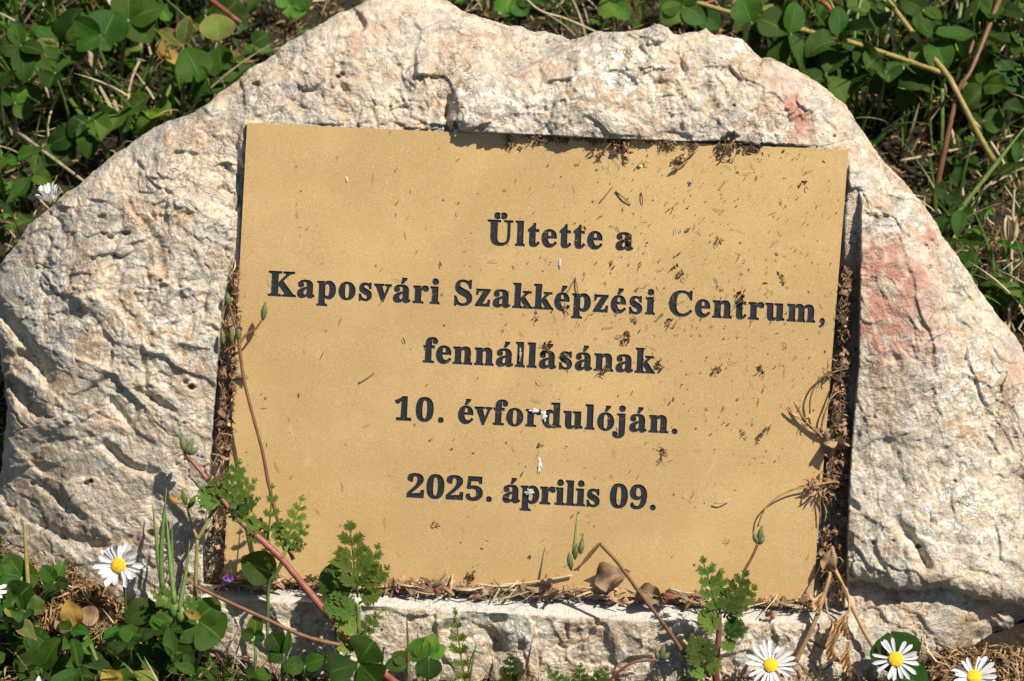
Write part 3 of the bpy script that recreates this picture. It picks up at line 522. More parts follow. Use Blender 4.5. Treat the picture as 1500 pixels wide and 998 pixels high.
# ------------------------------------------------------------------ the plaque
GLY = {'U':(492,[[(248,-13),(213,-11),(182,-6),(155,2),(133,14),(114,29),(99,47),(88,69),(80,94),(75,123),(73,155),(73,379),(72,398),(68,413),(61,424),(50,431),(35,436),(15,439),(15,455),(240,455),(240,439),(202,432),(185,415),(181,379),(181,140),(183,104),(191,74),(203,51),(221,35),(245,25),(275,22),(317,28),(350,44),(373,71),(388,110),(392,159),(392,378),(391,398),(387,413),(379,423),(368,431),(351,436),(328,439),(328,455),(474,455),(474,439),(456,435),(442,429),(433,421),(427,411),(424,396),(422,378),(422,181),(421,142),(416,108),(407,78),(395,53),(380,32),(361,16),(338,3),(312,-6),(282,-11)]]),'l':(199,[[(18,0),(18,16),(45,26),(52,56),(52,398),(47,429),(42,434),(33,438),(20,439),(20,455),(148,455),(148,56),(154,26),(180,16),(180,0)]]),'t':(229,[[(124,-9),(99,-7),(80,-1),(66,10),(56,26),(50,46),(48,71),(48,279),(20,279),(20,300),(88,369),(105,389),(118,407),(129,424),(144,424),(144,310),(208,310),(208,279),(144,279),(144,82),(149,51),(168,40),(183,44),(195,56),(206,75),(222,66),(208,39),(192,18),(172,3),(149,-6)]]),'e':(301,[[(154,-10),(129,-8),(106,-1),(85,10),(66,26),(50,45),(37,69),(27,95),(21,125),(19,157),(21,187),(28,215),(38,240),(51,263),(68,282),(87,298),(109,309),(132,316),(157,318),(193,314),(224,301),(249,280),(261,264),(271,245),(277,223),(281,199),(283,173),(283,166),(117,166),(121,121),(131,87),(147,62),(170,47),(199,42),(225,47),(248,62),(270,86),(285,73),(264,43),(240,20),(214,3),(185,-7)],[(116,192),(201,192),(201,215),(201,241),(198,261),(193,277),(186,288),(175,295),(161,297),(145,293),(132,282),(123,263),(118,237),(116,203)]]),'a':(344,[[(255,-10),(226,-5),(208,10),(200,35),(181,19),(161,7),(140,-2),(118,-7),(95,-9),(74,-6),(55,0),(40,11),(29,26),(22,43),(20,63),(25,91),(39,115),(63,136),(83,147),(106,158),(133,169),(164,180),(199,190),(199,241),(197,258),(193,272),(187,282),(177,290),(164,294),(148,296),(123,293),(109,286),(104,274),(113,257),(123,231),(110,202),(77,191),(45,203),(33,236),(35,252),(40,266),(49,278),(95,308),(162,318),(189,317),(213,314),(233,309),(250,302),(263,292),(280,271),(290,244),(293,210),(293,62),(295,40),(304,34),(320,42),(329,28),(306,7),(281,-6)],[(151,34),(174,41),(199,63),(199,169),(170,160),(147,147),(131,130),(121,109),(118,84),(122,56),(133,39)]]),'K':(511,[[(16,0),(16,17),(37,20),(53,24),(63,32),(70,43),(74,59),(75,81),(75,379),(74,398),(70,413),(63,424),(52,432),(37,436),(17,439),(17,455),(242,455),(242,439),(205,432),(187,415),(183,379),(183,234),(321,373),(336,391),(345,406),(349,418),(342,430),(323,436),(291,439),(291,455),(486,455),(486,439),(477,439),(453,435),(428,426),(401,411),(374,389),(345,361),(271,285),(463,46),(487,25),(519,17),(519,0),(281,0),(281,17),(306,18),(322,21),(334,34),(332,42),(326,53),(316,66),(199,214),(183,198),(183,81),(184,59),(188,43),(195,32),(205,24),(221,20),(242,17),(242,0)]]),'p':(371,[[(17,-139),(17,-124),(40,-117),(50,-101),(51,-92),(52,-80),(52,-64),(52,243),(52,261),(50,275),(46,283),(41,288),(32,292),(19,295),(19,310),(143,310),(143,263),(156,283),(172,299),(189,310),(209,317),(230,319),(253,317),(274,310),(293,298),(309,283),(323,264),(335,241),(343,216),(348,189),(350,160),(348,128),(343,99),(334,72),(323,48),(308,28),(291,12),(272,0),(250,-8),(227,-10),(196,-5),(170,9),(148,32),(148,-58),(152,-99),(167,-118),(197,-123),(197,-139)],[(195,28),(214,32),(229,42),(239,59),(247,84),(251,116),(253,154),(251,192),(247,223),(241,248),(232,265),(218,275),(199,278),(179,273),(162,259),(148,235),(148,69),(160,46),(176,33)]]),'o':(336,[[(169,-10),(140,-8),(114,-1),(90,11),(69,27),(52,47),(38,70),(27,96),(21,124),(19,154),(21,184),(27,213),(38,239),(52,262),(69,281),(90,297),(114,309),(140,316),(168,318),(196,316),(222,309),(245,298),(266,282),(283,263),(298,240),(308,214),(315,185),(317,154),(315,123),(308,94),(298,69),(284,46),(266,26),(245,11),(222,-1),(197,-8)],[(169,11),(186,14),(199,24),(209,39),(217,81),(220,154),(219,187),(218,215),(215,238),(212,257),(208,271),(198,286),(185,296),(169,299),(151,296),(138,286),(128,271),(124,257),(121,238),(119,215),(117,187),(117,154),(120,82),(122,64),(125,50),(128,39),(138,24),(152,14)]]),'s':(288,[[(151,-10),(132,-8),(110,-3),(87,6),(73,9),(64,7),(56,1),(51,-9),(36,-9),(36,105),(53,105),(61,79),(72,57),(87,39),(103,26),(121,17),(140,15),(156,16),(168,20),(179,27),(192,58),(188,76),(176,92),(156,105),(107,130),(85,142),(68,155),(54,169),(45,185),(39,202),(37,220),(40,247),(49,270),(65,291),(86,306),(111,316),(141,319),(166,316),(199,308),(206,306),(213,305),(230,319),(244,319),(244,222),(228,222),(220,244),(209,262),(196,277),(182,288),(166,294),(149,296),(116,286),(105,259),(115,232),(146,212),(191,189),(212,178),(229,165),(241,151),(250,136),(255,117),(257,95),(254,65),(244,39),(228,18),(206,2),(181,-7)]]),'v':(306,[[(142,-10),(38,248),(22,281),(-3,293),(-3,310),(164,310),(164,294),(156,294),(141,292),(132,286),(129,276),(130,268),(185,122),(236,253),(241,272),(237,284),(224,292),(203,294),(203,310),(305,310),(305,295),(278,279),(260,243),(160,-10)]]),'r':(288,[[(18,0),(18,16),(45,26),(52,56),(52,252),(52,267),(50,278),(46,285),(20,293),(21,310),(146,310),(146,252),(158,272),(172,288),(187,301),(203,311),(218,316),(233,318),(250,317),(264,312),(275,304),(283,293),(288,281),(289,266),(278,234),(248,222),(222,231),(207,250),(189,260),(179,258),(171,252),(162,241),(155,228),(151,211),(149,192),(149,56),(150,42),(153,32),(159,25),(167,21),(180,18),(197,16),(197,0)]]),'i':(198,[[(101,362),(87,364),(75,368),(65,376),(57,387),(52,399),(50,412),(65,449),(75,457),(87,462),(101,463),(114,462),(126,457),(137,449),(151,412),(149,399),(145,387),(136,376)],[(18,0),(18,16),(45,26),(52,56),(52,252),(52,267),(50,278),(47,285),(41,289),(32,292),(20,293),(21,310),(148,310),(148,56),(154,26),(180,16),(180,0)]]),'S':(390,[[(43,-11),(43,158),(62,158),(70,130),(78,105),(88,84),(99,65),(111,50),(136,30),(164,19),(197,15),(220,17),(241,24),(257,36),(269,51),(276,69),(279,89),(273,117),(255,140),(225,160),(163,191),(140,202),(121,214),(104,227),(89,240),(77,253),(62,276),(53,302),(50,332),(52,358),(57,381),(67,403),(80,421),(96,437),(115,449),(136,459),(160,464),(185,466),(229,461),(282,448),(291,446),(300,445),(310,447),(317,454),(320,466),(339,466),(339,319),(322,319),(293,385),(248,429),(194,445),(173,443),(155,437),(140,426),(128,413),(122,398),(120,380),(121,364),(127,349),(137,336),(151,325),(168,314),(189,303),(253,273),(279,260),(300,247),(317,233),(350,188),(359,133),(357,106),(350,80),(339,58),(323,38),(304,21),(281,8),(254,-2),(225,-8),(192,-10),(158,-8),(126,1),(98,9),(85,12),(69,7),(61,-11)]]),'z':(293,[[(13,0),(13,14),(168,287),(128,287),(106,286),(87,280),(72,272),(61,258),(51,240),(44,216),(26,216),(32,310),(275,310),(275,291),(126,25),(152,25),(181,27),(205,33),(223,44),(237,59),(249,80),(260,107),(276,107),(268,0)]]),'k':(359,[[(17,0),(17,16),(45,26),(52,56),(52,398),(52,412),(50,422),(47,429),(42,434),(33,438),(20,439),(21,455),(148,455),(148,169),(227,248),(236,259),(242,269),(244,278),(240,287),(228,292),(209,293),(206,310),(345,310),(345,293),(320,289),(297,278),(275,260),(222,209),(346,34),(355,24),(365,18),(376,16),(376,0),(211,0),(211,16),(217,16),(229,18),(237,23),(239,32),(232,49),(163,147),(148,134),(148,56),(154,26),(180,16),(180,0)]]),'C':(468,[[(257,-11),(230,-10),(205,-6),(181,0),(159,9),(137,20),(117,33),(99,48),(83,65),(68,84),(56,104),(45,127),(37,150),(31,175),(27,201),(26,228),(27,255),(31,281),(37,306),(45,329),(56,351),(69,371),(84,390),(100,407),(119,422),(139,435),(160,446),(183,454),(207,461),(233,464),(259,465),(278,464),(298,461),(320,456),(343,449),(367,440),(388,435),(402,439),(413,449),(419,465),(437,465),(437,308),(420,308),(410,332),(399,354),(386,374),(372,391),(356,407),(328,427),(298,439),(265,443),(222,435),(187,409),(163,365),(149,304),(144,226),(149,153),(165,97),(192,56),(230,32),(278,24),(305,26),(331,33),(358,45),(383,61),(407,81),(428,106),(447,89),(418,53),(384,25),(345,5),(303,-7)]]),'n':(381,[[(18,0),(18,16),(45,26),(52,56),(52,253),(46,284),(40,289),(31,293),(19,294),(19,310),(148,310),(148,267),(163,286),(181,300),(200,310),(221,316),(243,318),(275,314),(299,301),(316,280),(327,250),(330,212),(330,56),(337,26),(363,16),(363,0),(202,0),(202,16),(207,16),(223,21),(232,34),(235,56),(235,217),(229,258),(223,265),(215,270),(203,271),(183,267),(164,255),(148,235),(148,56),(154,26),(180,16),(180,0)]]),'u':(375,[[(131,-10),(103,-7),(81,2),(65,17),(54,38),(48,65),(46,97),(46,248),(39,282),(33,289),(24,293),(11,294),(11,310),(142,310),(142,74),(151,46),(177,36),(196,39),(213,49),(228,66),(228,248),(228,263),(225,275),(221,283),(214,289),(204,293),(189,294),(189,310),(324,310),(324,70),(325,56),(327,46),(331,39),(360,30),(360,13),(337,12),(312,9),(286,5),(258,-2),(228,-10),(228,40),(186,3)]]),'m':(554,[[(18,0),(18,16),(45,26),(52,56),(52,253),(46,284),(40,289),(31,293),(19,294),(19,310),(146,310),(146,265),(162,284),(179,299),(197,310),(217,316),(237,318),(262,316),(283,309),(300,298),(312,282),(320,261),(337,282),(355,298),(374,309),(395,316),(418,318),(449,314),(473,301),(490,280),(500,250),(504,212),(504,56),(510,26),(536,16),(536,0),(377,0),(377,16),(403,26),(410,56),(410,217),(404,258),(398,265),(389,270),(377,271),(358,268),(341,256),(324,237),(324,56),(331,26),(356,16),(356,0),(199,0),(199,16),(225,26),(232,56),(232,217),(226,258),(220,265),(211,270),(199,271),(180,267),(162,255),(146,235),(146,56),(152,27),(177,16),(177,0)]]),'f':(214,[[(15,0),(15,16),(40,22),(50,35),(51,42),(52,55),(52,73),(52,277),(16,277),(16,310),(52,310),(52,353),(56,386),(67,413),(85,436),(109,452),(139,461),(174,465),(200,463),(222,456),(240,446),(253,432),(261,417),(263,400),(252,367),(224,355),(195,365),(185,391),(193,420),(196,426),(197,433),(196,438),(190,442),(180,443),(168,442),(159,437),(153,430),(148,390),(148,310),(203,310),(203,277),(148,277),(148,65),(149,47),(152,34),(158,26),(167,20),(181,17),(199,16),(199,0)]]),'d':(370,[[(140,-10),(117,-8),(97,-1),(78,10),(61,26),(47,44),(35,66),(26,91),(21,118),(19,147),(21,180),(27,210),(36,237),(48,261),(63,281),(81,297),(101,309),(123,316),(146,318),(175,314),(201,301),(223,280),(223,401),(222,413),(218,423),(212,430),(203,435),(191,438),(176,439),(176,455),(319,455),(319,75),(320,60),(322,49),(325,41),(330,35),(340,30),(353,28),(353,11),(331,10),(307,7),(281,3),(253,-3),(223,-10),(223,39),(201,12),(173,-5)],[(171,28),(202,41),(223,76),(223,242),(206,270),(174,281),(155,277),(141,267),(130,250),(123,225),(119,193),(118,153),(119,115),(123,83),(130,58),(140,42),(153,32)]]),'j':(210,[[(106,363),(93,365),(81,370),(70,378),(62,388),(57,400),(56,414),(57,427),(62,439),(71,450),(106,465),(120,463),(132,458),(142,450),(151,439),(156,427),(157,414),(142,378),(132,370),(120,365)],[(36,-140),(-11,-131),(-44,-105),(-56,-70),(-45,-40),(-15,-29),(15,-39),(26,-66),(19,-87),(11,-103),(13,-111),(20,-115),(31,-117),(44,-115),(53,-109),(58,-100),(64,-54),(64,250),(63,265),(60,277),(56,284),(48,290),(37,293),(22,294),(22,310),(159,310),(159,-21),(156,-58),(145,-87),(127,-110),(102,-127),(72,-137)]]),'1':(375,[[(65,0),(65,36),(120,36),(146,45),(150,53),(153,64),(154,79),(154,416),(108,365),(94,355),(81,348),(67,346),(40,359),(28,396),(74,412),(91,420),(111,432),(132,447),(179,482),(254,482),(254,79),(261,47),(267,41),(276,37),(288,36),(343,36),(343,0)]]),'0':(375,[[(188,-7),(165,-5),(143,-2),(124,4),(106,13),(91,24),(77,38),(65,53),(55,70),(46,90),(39,111),(33,134),(29,158),(25,184),(23,212),(23,241),(23,270),(25,298),(29,324),(33,348),(39,371),(51,405),(69,433),(91,456),(106,467),(124,475),(143,481),(165,485),(189,486),(225,483),(257,473),(283,456),(297,443),(309,428),(319,411),(328,392),(336,370),(342,347),(347,323),(350,297),(352,269),(353,240),(352,211),(350,184),(347,158),(342,133),(336,110),(328,89),(319,70),(309,53),(296,38),(283,24),(256,7),(225,-3)],[(188,37),(210,43),(227,61),(237,91),(241,114),(244,140),(247,170),(248,204),(248,240),(248,277),(247,310),(244,340),(241,367),(237,390),(227,419),(211,437),(189,443),(166,437),(150,419),(139,390),(135,367),(131,340),(129,310),(127,277),(127,240),(127,204),(129,170),(131,140),(135,114),(139,91),(150,61),(166,43)]]),'2':(375,[[(24,0),(24,69),(123,171),(148,198),(170,223),(187,245),(218,307),(226,371),(225,395),(220,413),(212,427),(202,437),(189,443),(174,445),(153,442),(137,432),(126,416),(118,393),(114,364),(112,329),(88,331),(68,336),(50,344),(37,357),(29,374),(26,396),(28,411),(34,426),(43,441),(55,454),(72,465),(92,474),(116,481),(143,485),(174,486),(203,485),(228,481),(251,475),(271,467),(288,456),(310,434),(323,407),(328,375),(319,329),(291,281),(277,262),(259,242),(238,220),(224,206),(209,190),(192,174),(174,156),(154,138),(87,74),(244,74),(279,86),(300,120),(305,141),(345,141),(341,0)]]),'5':(375,[[(165,-7),(133,-5),(106,-1),(84,5),(66,14),(51,24),(40,35),(27,75),(29,89),(33,101),(42,109),(81,121),(88,83),(111,52),(123,46),(137,42),(154,40),(195,50),(226,83),(232,101),(236,122),(237,148),(234,178),(226,203),(213,223),(195,236),(173,244),(146,247),(103,243),(71,235),(40,247),(62,480),(316,480),(319,357),(281,357),(275,380),(267,399),(244,406),(105,406),(94,281),(126,288),(168,291),(198,290),(225,286),(250,279),(273,268),(293,256),(310,240),(323,221),(332,199),(338,175),(340,148),(338,120),(333,96),(324,75),(282,27),(226,1)]]),'9':(376,[[(152,-7),(127,-5),(106,-2),(88,4),(53,33),(42,69),(50,94),(75,107),(103,56),(118,45),(135,38),(156,36),(188,43),(213,67),(232,106),(244,160),(251,230),(212,198),(195,191),(176,186),(155,185),(133,186),(112,190),(93,198),(76,207),(60,220),(47,236),(37,254),(29,275),(25,298),(24,324),(26,355),(32,383),(42,409),(56,431),(74,450),(95,466),(120,477),(147,484),(177,486),(209,484),(238,476),(264,463),(287,444),(307,420),(323,390),(331,368),(337,345),(342,319),(344,291),(345,261),(334,157),(326,126),(315,97),(301,72),(284,49),(264,30),(241,14),(215,3),(185,-4)],[(184,233),(224,245),(251,278),(250,311),(247,339),(243,364),(238,385),(231,403),(217,424),(201,437),(181,441),(164,438),(149,429),(137,413),(128,391),(123,362),(121,328),(123,294),(131,267),(144,248),(161,237)]])}
GLY['.'] = (170, [[(85 + 42 * math.cos(a), 32 + 42 * math.sin(a)) for a in np.linspace(0, 2 * np.pi, 15)[:-1]]])
GLY[','] = (185, [[(52,36),(60,56),(80,72),(104,70),(124,50),(128,18),(116,-22),(94,-58),(62,-88),(48,-84),(46,-74),(74,-50),(92,-20),(92,-6),(72,-6),(56,10)]])
ACUTE = [(-16, 350), (14, 350), (72, 424), (78, 446), (10, 446)]
TEXT = [('Ültette a', (714, 358), (926, 366.5)), ('Kaposvári Szakképzési Centrum,', (393, 433), (1207, 473)), ('fennállásának', (620, 530.5), (958, 547)),
        ('10. évfordulóján.', (578, 615), (991, 635)), ('2025. április 09.', (596, 728), (959, 746.5))]
COMP = {'Ü': ('U', 'uml'), 'á': ('a', 'ac'), 'é': ('e', 'ac'), 'ó': ('o', 'ac')}
def glyph(ch):
    b, acc = COMP.get(ch, (ch, None)); adv, sp = GLY[b]; k = .91 if ch.isdigit() else 1
    sp = [[(x * (k + .04 if k < 1 else 1), y * k) for x, y in s] for s in sp]
    if b in '.': sp = [q[::-1] for q in sp]
    if acc == 'ac':
        m = (min(x for x, y in sp[0]) + max(x for x, y in sp[0])) / 2
        sp.append([(m + x, y) for x, y in ACUTE][::-1])
    if acc == 'uml':
        for c in (186, 304): sp.append([(c + 53 * math.cos(a), 545 + 53 * math.sin(a)) for a in np.linspace(2 * np.pi, 0, 17)[:-1]])
    return adv, sp
def embolden(ls, k):
    """engraving cutter widens every stroke by k pixels"""
    def area(L): return sum(a[0] * b[1] - b[0] * a[1] for a, b in zip(L, L[1:] + L[:1]))
    sg = 1 if area(ls[0]) > 0 else -1; out = []
    for L in ls:
        P = np.array(L, float); a = P - np.roll(P, 1, 0); b = np.roll(P, -1, 0) - P
        a /= np.linalg.norm(a, axis=1)[:, None] + 1e-9; b /= np.linalg.norm(b, axis=1)[:, None] + 1e-9
        n = a + b; n = np.stack([n[:, 1], -n[:, 0]], 1); q = np.linalg.norm(n, axis=1)[:, None]; n /= q + 1e-9
        out.append([tuple(p) for p in P + n * sg * k * np.minimum(1 / np.maximum(q / 2, .75), 1.3)])
    return out
def lay_text():
    """every character as outlines in photo pixels"""
    out = []
    for s, (x0, y0), (x1, y1) in TEXT:
        sc_ = 35.2 / 455; tot = 0; n = len(s); first = glyph(s[0])[1]; lsb = min(x for q in first for x, y in q)
        ad = [GLY[COMP.get(c, (c,))[0]][0] if c != ' ' else 168 for c in s]
        last = glyph(s[-1])[1]; rsb = ad[-1] - max(x for q in last for x, y in q)
        L = math.hypot(x1 - x0, y1 - y0); ls = (L / sc_ - sum(ad) + lsb + rsb) / (n - 1)
        ex = np.array([x1 - x0, y1 - y0]) / L; ey = np.array([ex[1], -ex[0]]); pen = -lsb
        for ch, a in zip(s, ad):
            if ch != ' ':
                out.append((ch, [[tuple(np.array([x0, y0]) + ex * (pen + x) * sc_ + ey * y * sc_) for x, y in q] for q in glyph(ch)[1]]))
                out[-1] = (ch, embolden(out[-1][1], 1.4))
            pen += a + ls
    return out
def flat_mesh(loops, name, ext=0.0):
    """fills outlines (with holes) given in photo pixels; returns verts (px, py, z) and faces"""
    cu = bpy.data.curves.new(name, 'CURVE'); cu.dimensions = '2D'; cu.fill_mode = 'BOTH'; cu.extrude = ext
    for L in loops:
        sp = cu.splines.new('POLY'); sp.points.add(len(L) - 1); sp.use_cyclic_u = True
        for p, (x, y) in zip(sp.points, L): p.co = (x / 100 - 7.5, -y / 100 + 5, 0, 1)
    o = bpy.data.objects.new(name, cu); COL.objects.link(o)
    dg = bpy.context.evaluated_depsgraph_get(); ev = o.evaluated_get(dg); me = ev.to_mesh()
    v = np.empty(len(me.vertices) * 3); me.vertices.foreach_get('co', v); v = v.reshape(-1, 3)
    f = [tuple(p.vertices) for p in me.polygons]; nz = [abs(p.normal.z) for p in me.polygons]
    ev.to_mesh_clear(); bpy.data.objects.remove(o); bpy.data.curves.remove(cu)
    return np.stack([(v[:, 0] + 7.5) * 100, (5 - v[:, 1]) * 100, v[:, 2] * 100], 1), f, nz
PL = [(362, 180), (1243, 220), (1190, 886), (327, 849)]
def plaque():
    base = at(760, 868, W0(868) - 6)
    root = empty('plaque', base, 'gold rectangular plaque with engraved black Hungarian lettering set into the boulder', 'plaque')
    # gold face sheet with the letters cut out of it
    m, t, p = mat('gold_sheet'); g = N(t); co = g.co()
    gr = g.noise(co, 1500, 3, .7); sp = g.noise(g.map(co, loc=(2, 3, 1)), 3000, 1, .5)
    col = g.mix(gr, (0.68, 0.425, 0.165), (0.79, 0.505, 0.21))
    col = g.mix(g.ramp(sp, [(0.58, 0.0), (0.68, .8)]), col, (1.0, 0.82, 0.48))  # pale specks: sparkle of the gold grain painted into the colour
    dk = g.ramp(g.noise(g.map(co, loc=(7, 3, 1)), 1700, 2, .6), [(0.60, 0.0), (0.72, 0.7)]); col = g.mix(dk, col, (0.42, 0.27, 0.10))
    bl = g.noise(co, 11, 4, .6); col = g.mix(g.ramp(bl, [(0.35, 0.22), (0.62, 0.0)]), col, (0.56, 0.36, 0.14))
    br = g.noise(g.map(co, (2.0, 90, 90)), 1, 3)
    col = g.mix(g.math('MULTIPLY', br, .25), col, (0.56, 0.35, 0.13))
    dust = g.ramp(g.noise(co, 24, 6, .65), [(0.45, 0.0), (0.75, 0.45)])
    col = g.mix(dust, col, (0.62, 0.45, 0.22))
    fl = g.ramp(g.noise(g.map(co, loc=(9, 2, 4)), 260, 5, .7), [(0.66, 0.0), (0.76, 0.45)])
    col = g.mix(fl, col, (0.34, 0.25, 0.14))
    sm = g.ramp(g.noise(g.map(co, (150, 60, 60), (0, 0, .4)), 1, 5, .7, 1.5), [(0.60, 0.0), (0.78, .5)]); col = g.mix(sm, col, (0.80, 0.68, 0.48))
    wr = g.ramp(g.noise(g.map(co, (900, 110, 110)), 1, 4, .6), [(0.66, 0.0), (0.8, .35)]); col = g.mix(wr, col, (0.42, 0.30, 0.16))
    g.put(p.inputs['Base Color'], col); p.inputs['Metallic'].default_value = 0.38
    g.put(p.inputs['Roughness'], g.math('ADD', g.math('MULTIPLY', gr, 0.3), g.math('ADD', 0.28, g.math('MULTIPLY', dust, 0.5))))
    g.put(p.inputs['Normal'], g.bump(g.math('ADD', gr, sp), 0.16, 0.00022)); gold = m
    m, t, p = mat('cut_edge'); p.inputs['Base Color'].default_value = (0.27, 0.27, 0.265, 1); p.inputs['Roughness'].default_value = .5; edge = m
    m, t, p = mat('black_core'); g = N(t); co = g.co()
    col = g.mix(g.ramp(g.noise(co, 900, 4, .7), [(0.45, 0.0), (0.75, 1.0)]), (0.008, 0.008, 0.009), (0.03, 0.03, 0.032))
    col = g.mix(g.ramp(g.noise(co, 300, 5, .7), [(0.62, 0.0), (0.74, 0.6)]), col, (0.24, 0.23, 0.21))  # grey patches: worn spots, and glints painted into the black
    g.put(p.inputs['Base Color'], col); p.inputs['Roughness'].default_value = .6; black = m
    txt = lay_text(); loops = [PL] + [L for _, ls in txt for L in ls]
    v, f, nz = flat_mesh(loops, 'face_sheet', 0.012)
    cap = max(v[:, 2]); wv = at(v[:, 0], v[:, 1], W0(v[:, 1]) + (v[:, 2] - cap) * .9)
    mb = MB(); mb.add(wv, f); o = mb.build('face_sheet', [gold, edge], root, base, False)
    o.data.polygons.foreach_set('material_index', [0 if z > .5 else 1 for z in nz])
    q = np.array(PL, float); th = -2 * cap * .9 - .08
    vv = np.concatenate([at(q[:, 0], q[:, 1], W0(q[:, 1]) + th - .02), at(q[:, 0], q[:, 1], W0(q[:, 1]) - 7)])
    mb = MB(); mb.add(vv, [(3, 2, 1, 0), (4, 5, 6, 7), (0, 1, 5, 4), (1, 2, 6, 5), (2, 3, 7, 6), (3, 0, 4, 7)]); bb = mb.build('backing_board', [black, edge], root, base, False); bb.data.polygons[0].material_index = 1
    for ch, ls in txt:
        v, f, nz = flat_mesh(embolden(ls, -.55), 'letter'); mb = MB(); mb.add(at(v[:, 0], v[:, 1], W0(v[:, 1]) + th + .35), f)
        mb.build('letter', black, root, base, False)
plaque()

# ------------------------------------------------------------------ the ground
def world_to_px(p):
    q = (np.asarray(p) - OFF) / S; return q @ U, q @ V, q @ W
MOUND = [(over(110, 900, 0), 52, 0.034), (over(20, 800, 0), 30, 0.04), (over(300, 1010, 0), 14, 0.03)]
def gz(x, y):
    """height of the soil in metres"""
    z = 0.004 * fbm(np.asarray(x) / .06 + 50, np.asarray(y) / .06 + 50, 4, 5) + .0015 * fbm(np.asarray(x) / .012 + 50, np.asarray(y) / .012 + 50, 3, 6)
    for c, h, r in MOUND: z = z + h * S * np.exp(-((np.asarray(x) - c[0]) ** 2 + (np.asarray(y) - c[1]) ** 2) / r ** 2)
    return z
def on_ground(px, py, h=0.0):
    """world point on the soil (or h pixels above it) along the sight line of (px, py)"""
    P = over(px, py, h)
    for _ in range(3): P = over(px, py, h + float(gz(np.array([P[0]]), np.array([P[1]]))[0]) / S)
    return P
def make_ground():
    a = np.concatenate([-np.geomspace(8, .62, 22), np.linspace(-.6, .6, 340), np.geomspace(.62, 8, 22)])
    X, Y = np.meshgrid(a, a + 0.1); Z = gz(X, Y) - .0005
    n = len(a); v = np.stack([X, Y, Z], -1).reshape(-1, 3)
    i = np.arange(n * n).reshape(n, n); F = np.stack([i[:-1, :-1], i[:-1, 1:], i[1:, 1:], i[1:, :-1]], -1).reshape(-1, 4)
    me = bpy.data.meshes.new('ground'); me.from_pydata(v.tolist(), [], F.tolist()); me.polygons.foreach_set('use_smooth', np.ones(len(F), bool))
    m, t, p = mat('dark_soil'); g = N(t); co = g.co()
    col = g.mix(g.noise(co, 60, 6, .7), (0.011, 0.007, 0.004), (0.045, 0.026, 0.014))
    col = g.mix(g.ramp(g.noise(co, 420, 4, .7), [(0.55, 0.0), (0.7, .6)]), col, (0.20, 0.13, 0.07))
    col = g.mix(g.ramp(g.noise(co, 9, 5, .7), [(0.45, 0.0), (0.62, .6)]), col, (0.04, 0.07, 0.02))
    g.put(p.inputs['Base Color'], col); p.inputs['Roughness'].default_value = .95
    g.put(p.inputs['Normal'], g.bump(g.noise(co, 300, 6, .75), 1.0, 0.004)); me.materials.append(m)
    o = bpy.data.objects.new('ground', me); COL.objects.link(o)
    tag(o, 'dark brown soil under the clover and around the boulder', kind='structure')
make_ground()

def ribbons(name, P0, dirs, ups, L, wd, bend, material, label, segs=3, tone=None, parent=None):
    """many short bent flat bits as one mesh; all arrays, sizes in metres"""
    n = len(P0); sd = np.cross(dirs, ups); sd /= np.linalg.norm(sd, axis=1)[:, None] + 1e-9; up = np.cross(sd, dirs)
    V_ = np.zeros((n, (segs + 1) * 2, 3)); side = rng.normal(0, 1, n) * bend
    for k in range(segs + 1):
        t = k / segs - .5
        c = P0 + dirs * (L * t)[:, None] + up * (bend * L * (0.25 - t * t) * 2)[:, None] + sd * (side * L * (t * t))[:, None]
        w = wd * (1 - 1.1 * abs(t)) * .5
        V_[:, 2 * k] = c - sd * w[:, None]; V_[:, 2 * k + 1] = c + sd * w[:, None] + up * (w * .5)[:, None]
    b = np.arange(n)[:, None] * (segs + 1) * 2
    F = np.concatenate([b + np.array([2 * k, 2 * k + 1, 2 * k + 3, 2 * k + 2]) for k in range(segs)], 0)
    mb = MB(); mb.v = [V_.reshape(-1, 3)]; mb.f = F.tolist(); mb.uv = [np.zeros((n * (segs + 1) * 2, 2))]
    mb.c = [np.repeat(rng.uniform(0, 1, n) if tone is None else tone, (segs + 1) * 2)]; mb.n = len(mb.v[0])
    o = mb.build(name, material, parent, None if parent is None else parent, True) if parent is None else mb.build(name, material, parent, np.array(parent.location), True)
    if parent is None: tag(o, label, kind='stuff')
    else: tag(o, kind='stuff')
    return o
def rdir(n, up=1.0):
    d = rng.normal(0, 1, (n, 3)); d[:, 2] *= up; return d / np.linalg.norm(d, axis=1)[:, None]
def scatter(n, regions, hmax, hpow=2.0):
    """n points over the ground seen in the given photo rectangles"""
    out = []
    ar = np.array([(b - a) * (d - c) for a, b, c, d in regions], float); ar /= ar.sum()
    for (a, b, c, d), f in zip(regions, ar):
        k = int(n * f) + 1; P = over(rng.uniform(a, b, k), rng.uniform(c, d, k), 0.0)
        P[:, 2] = gz(P[:, 0], P[:, 1]) + hmax * S * rng.uniform(0, 1, k) ** hpow; out.append(P)
    return np.concatenate(out)
BACK = [(-150, 420, -160, 330), (330, 1100, -160, 110), (1000, 1650, -160, 420), (1250, 1650, 250, 560), (-150, 60, 330, 700)]
FRONT = [(-150, 380, 830, 1060), (300, 1300, 990, 1060), (1300, 1650, 950, 1060), (1500, 1650, 560, 960), (-160, 30, 600, 850)]
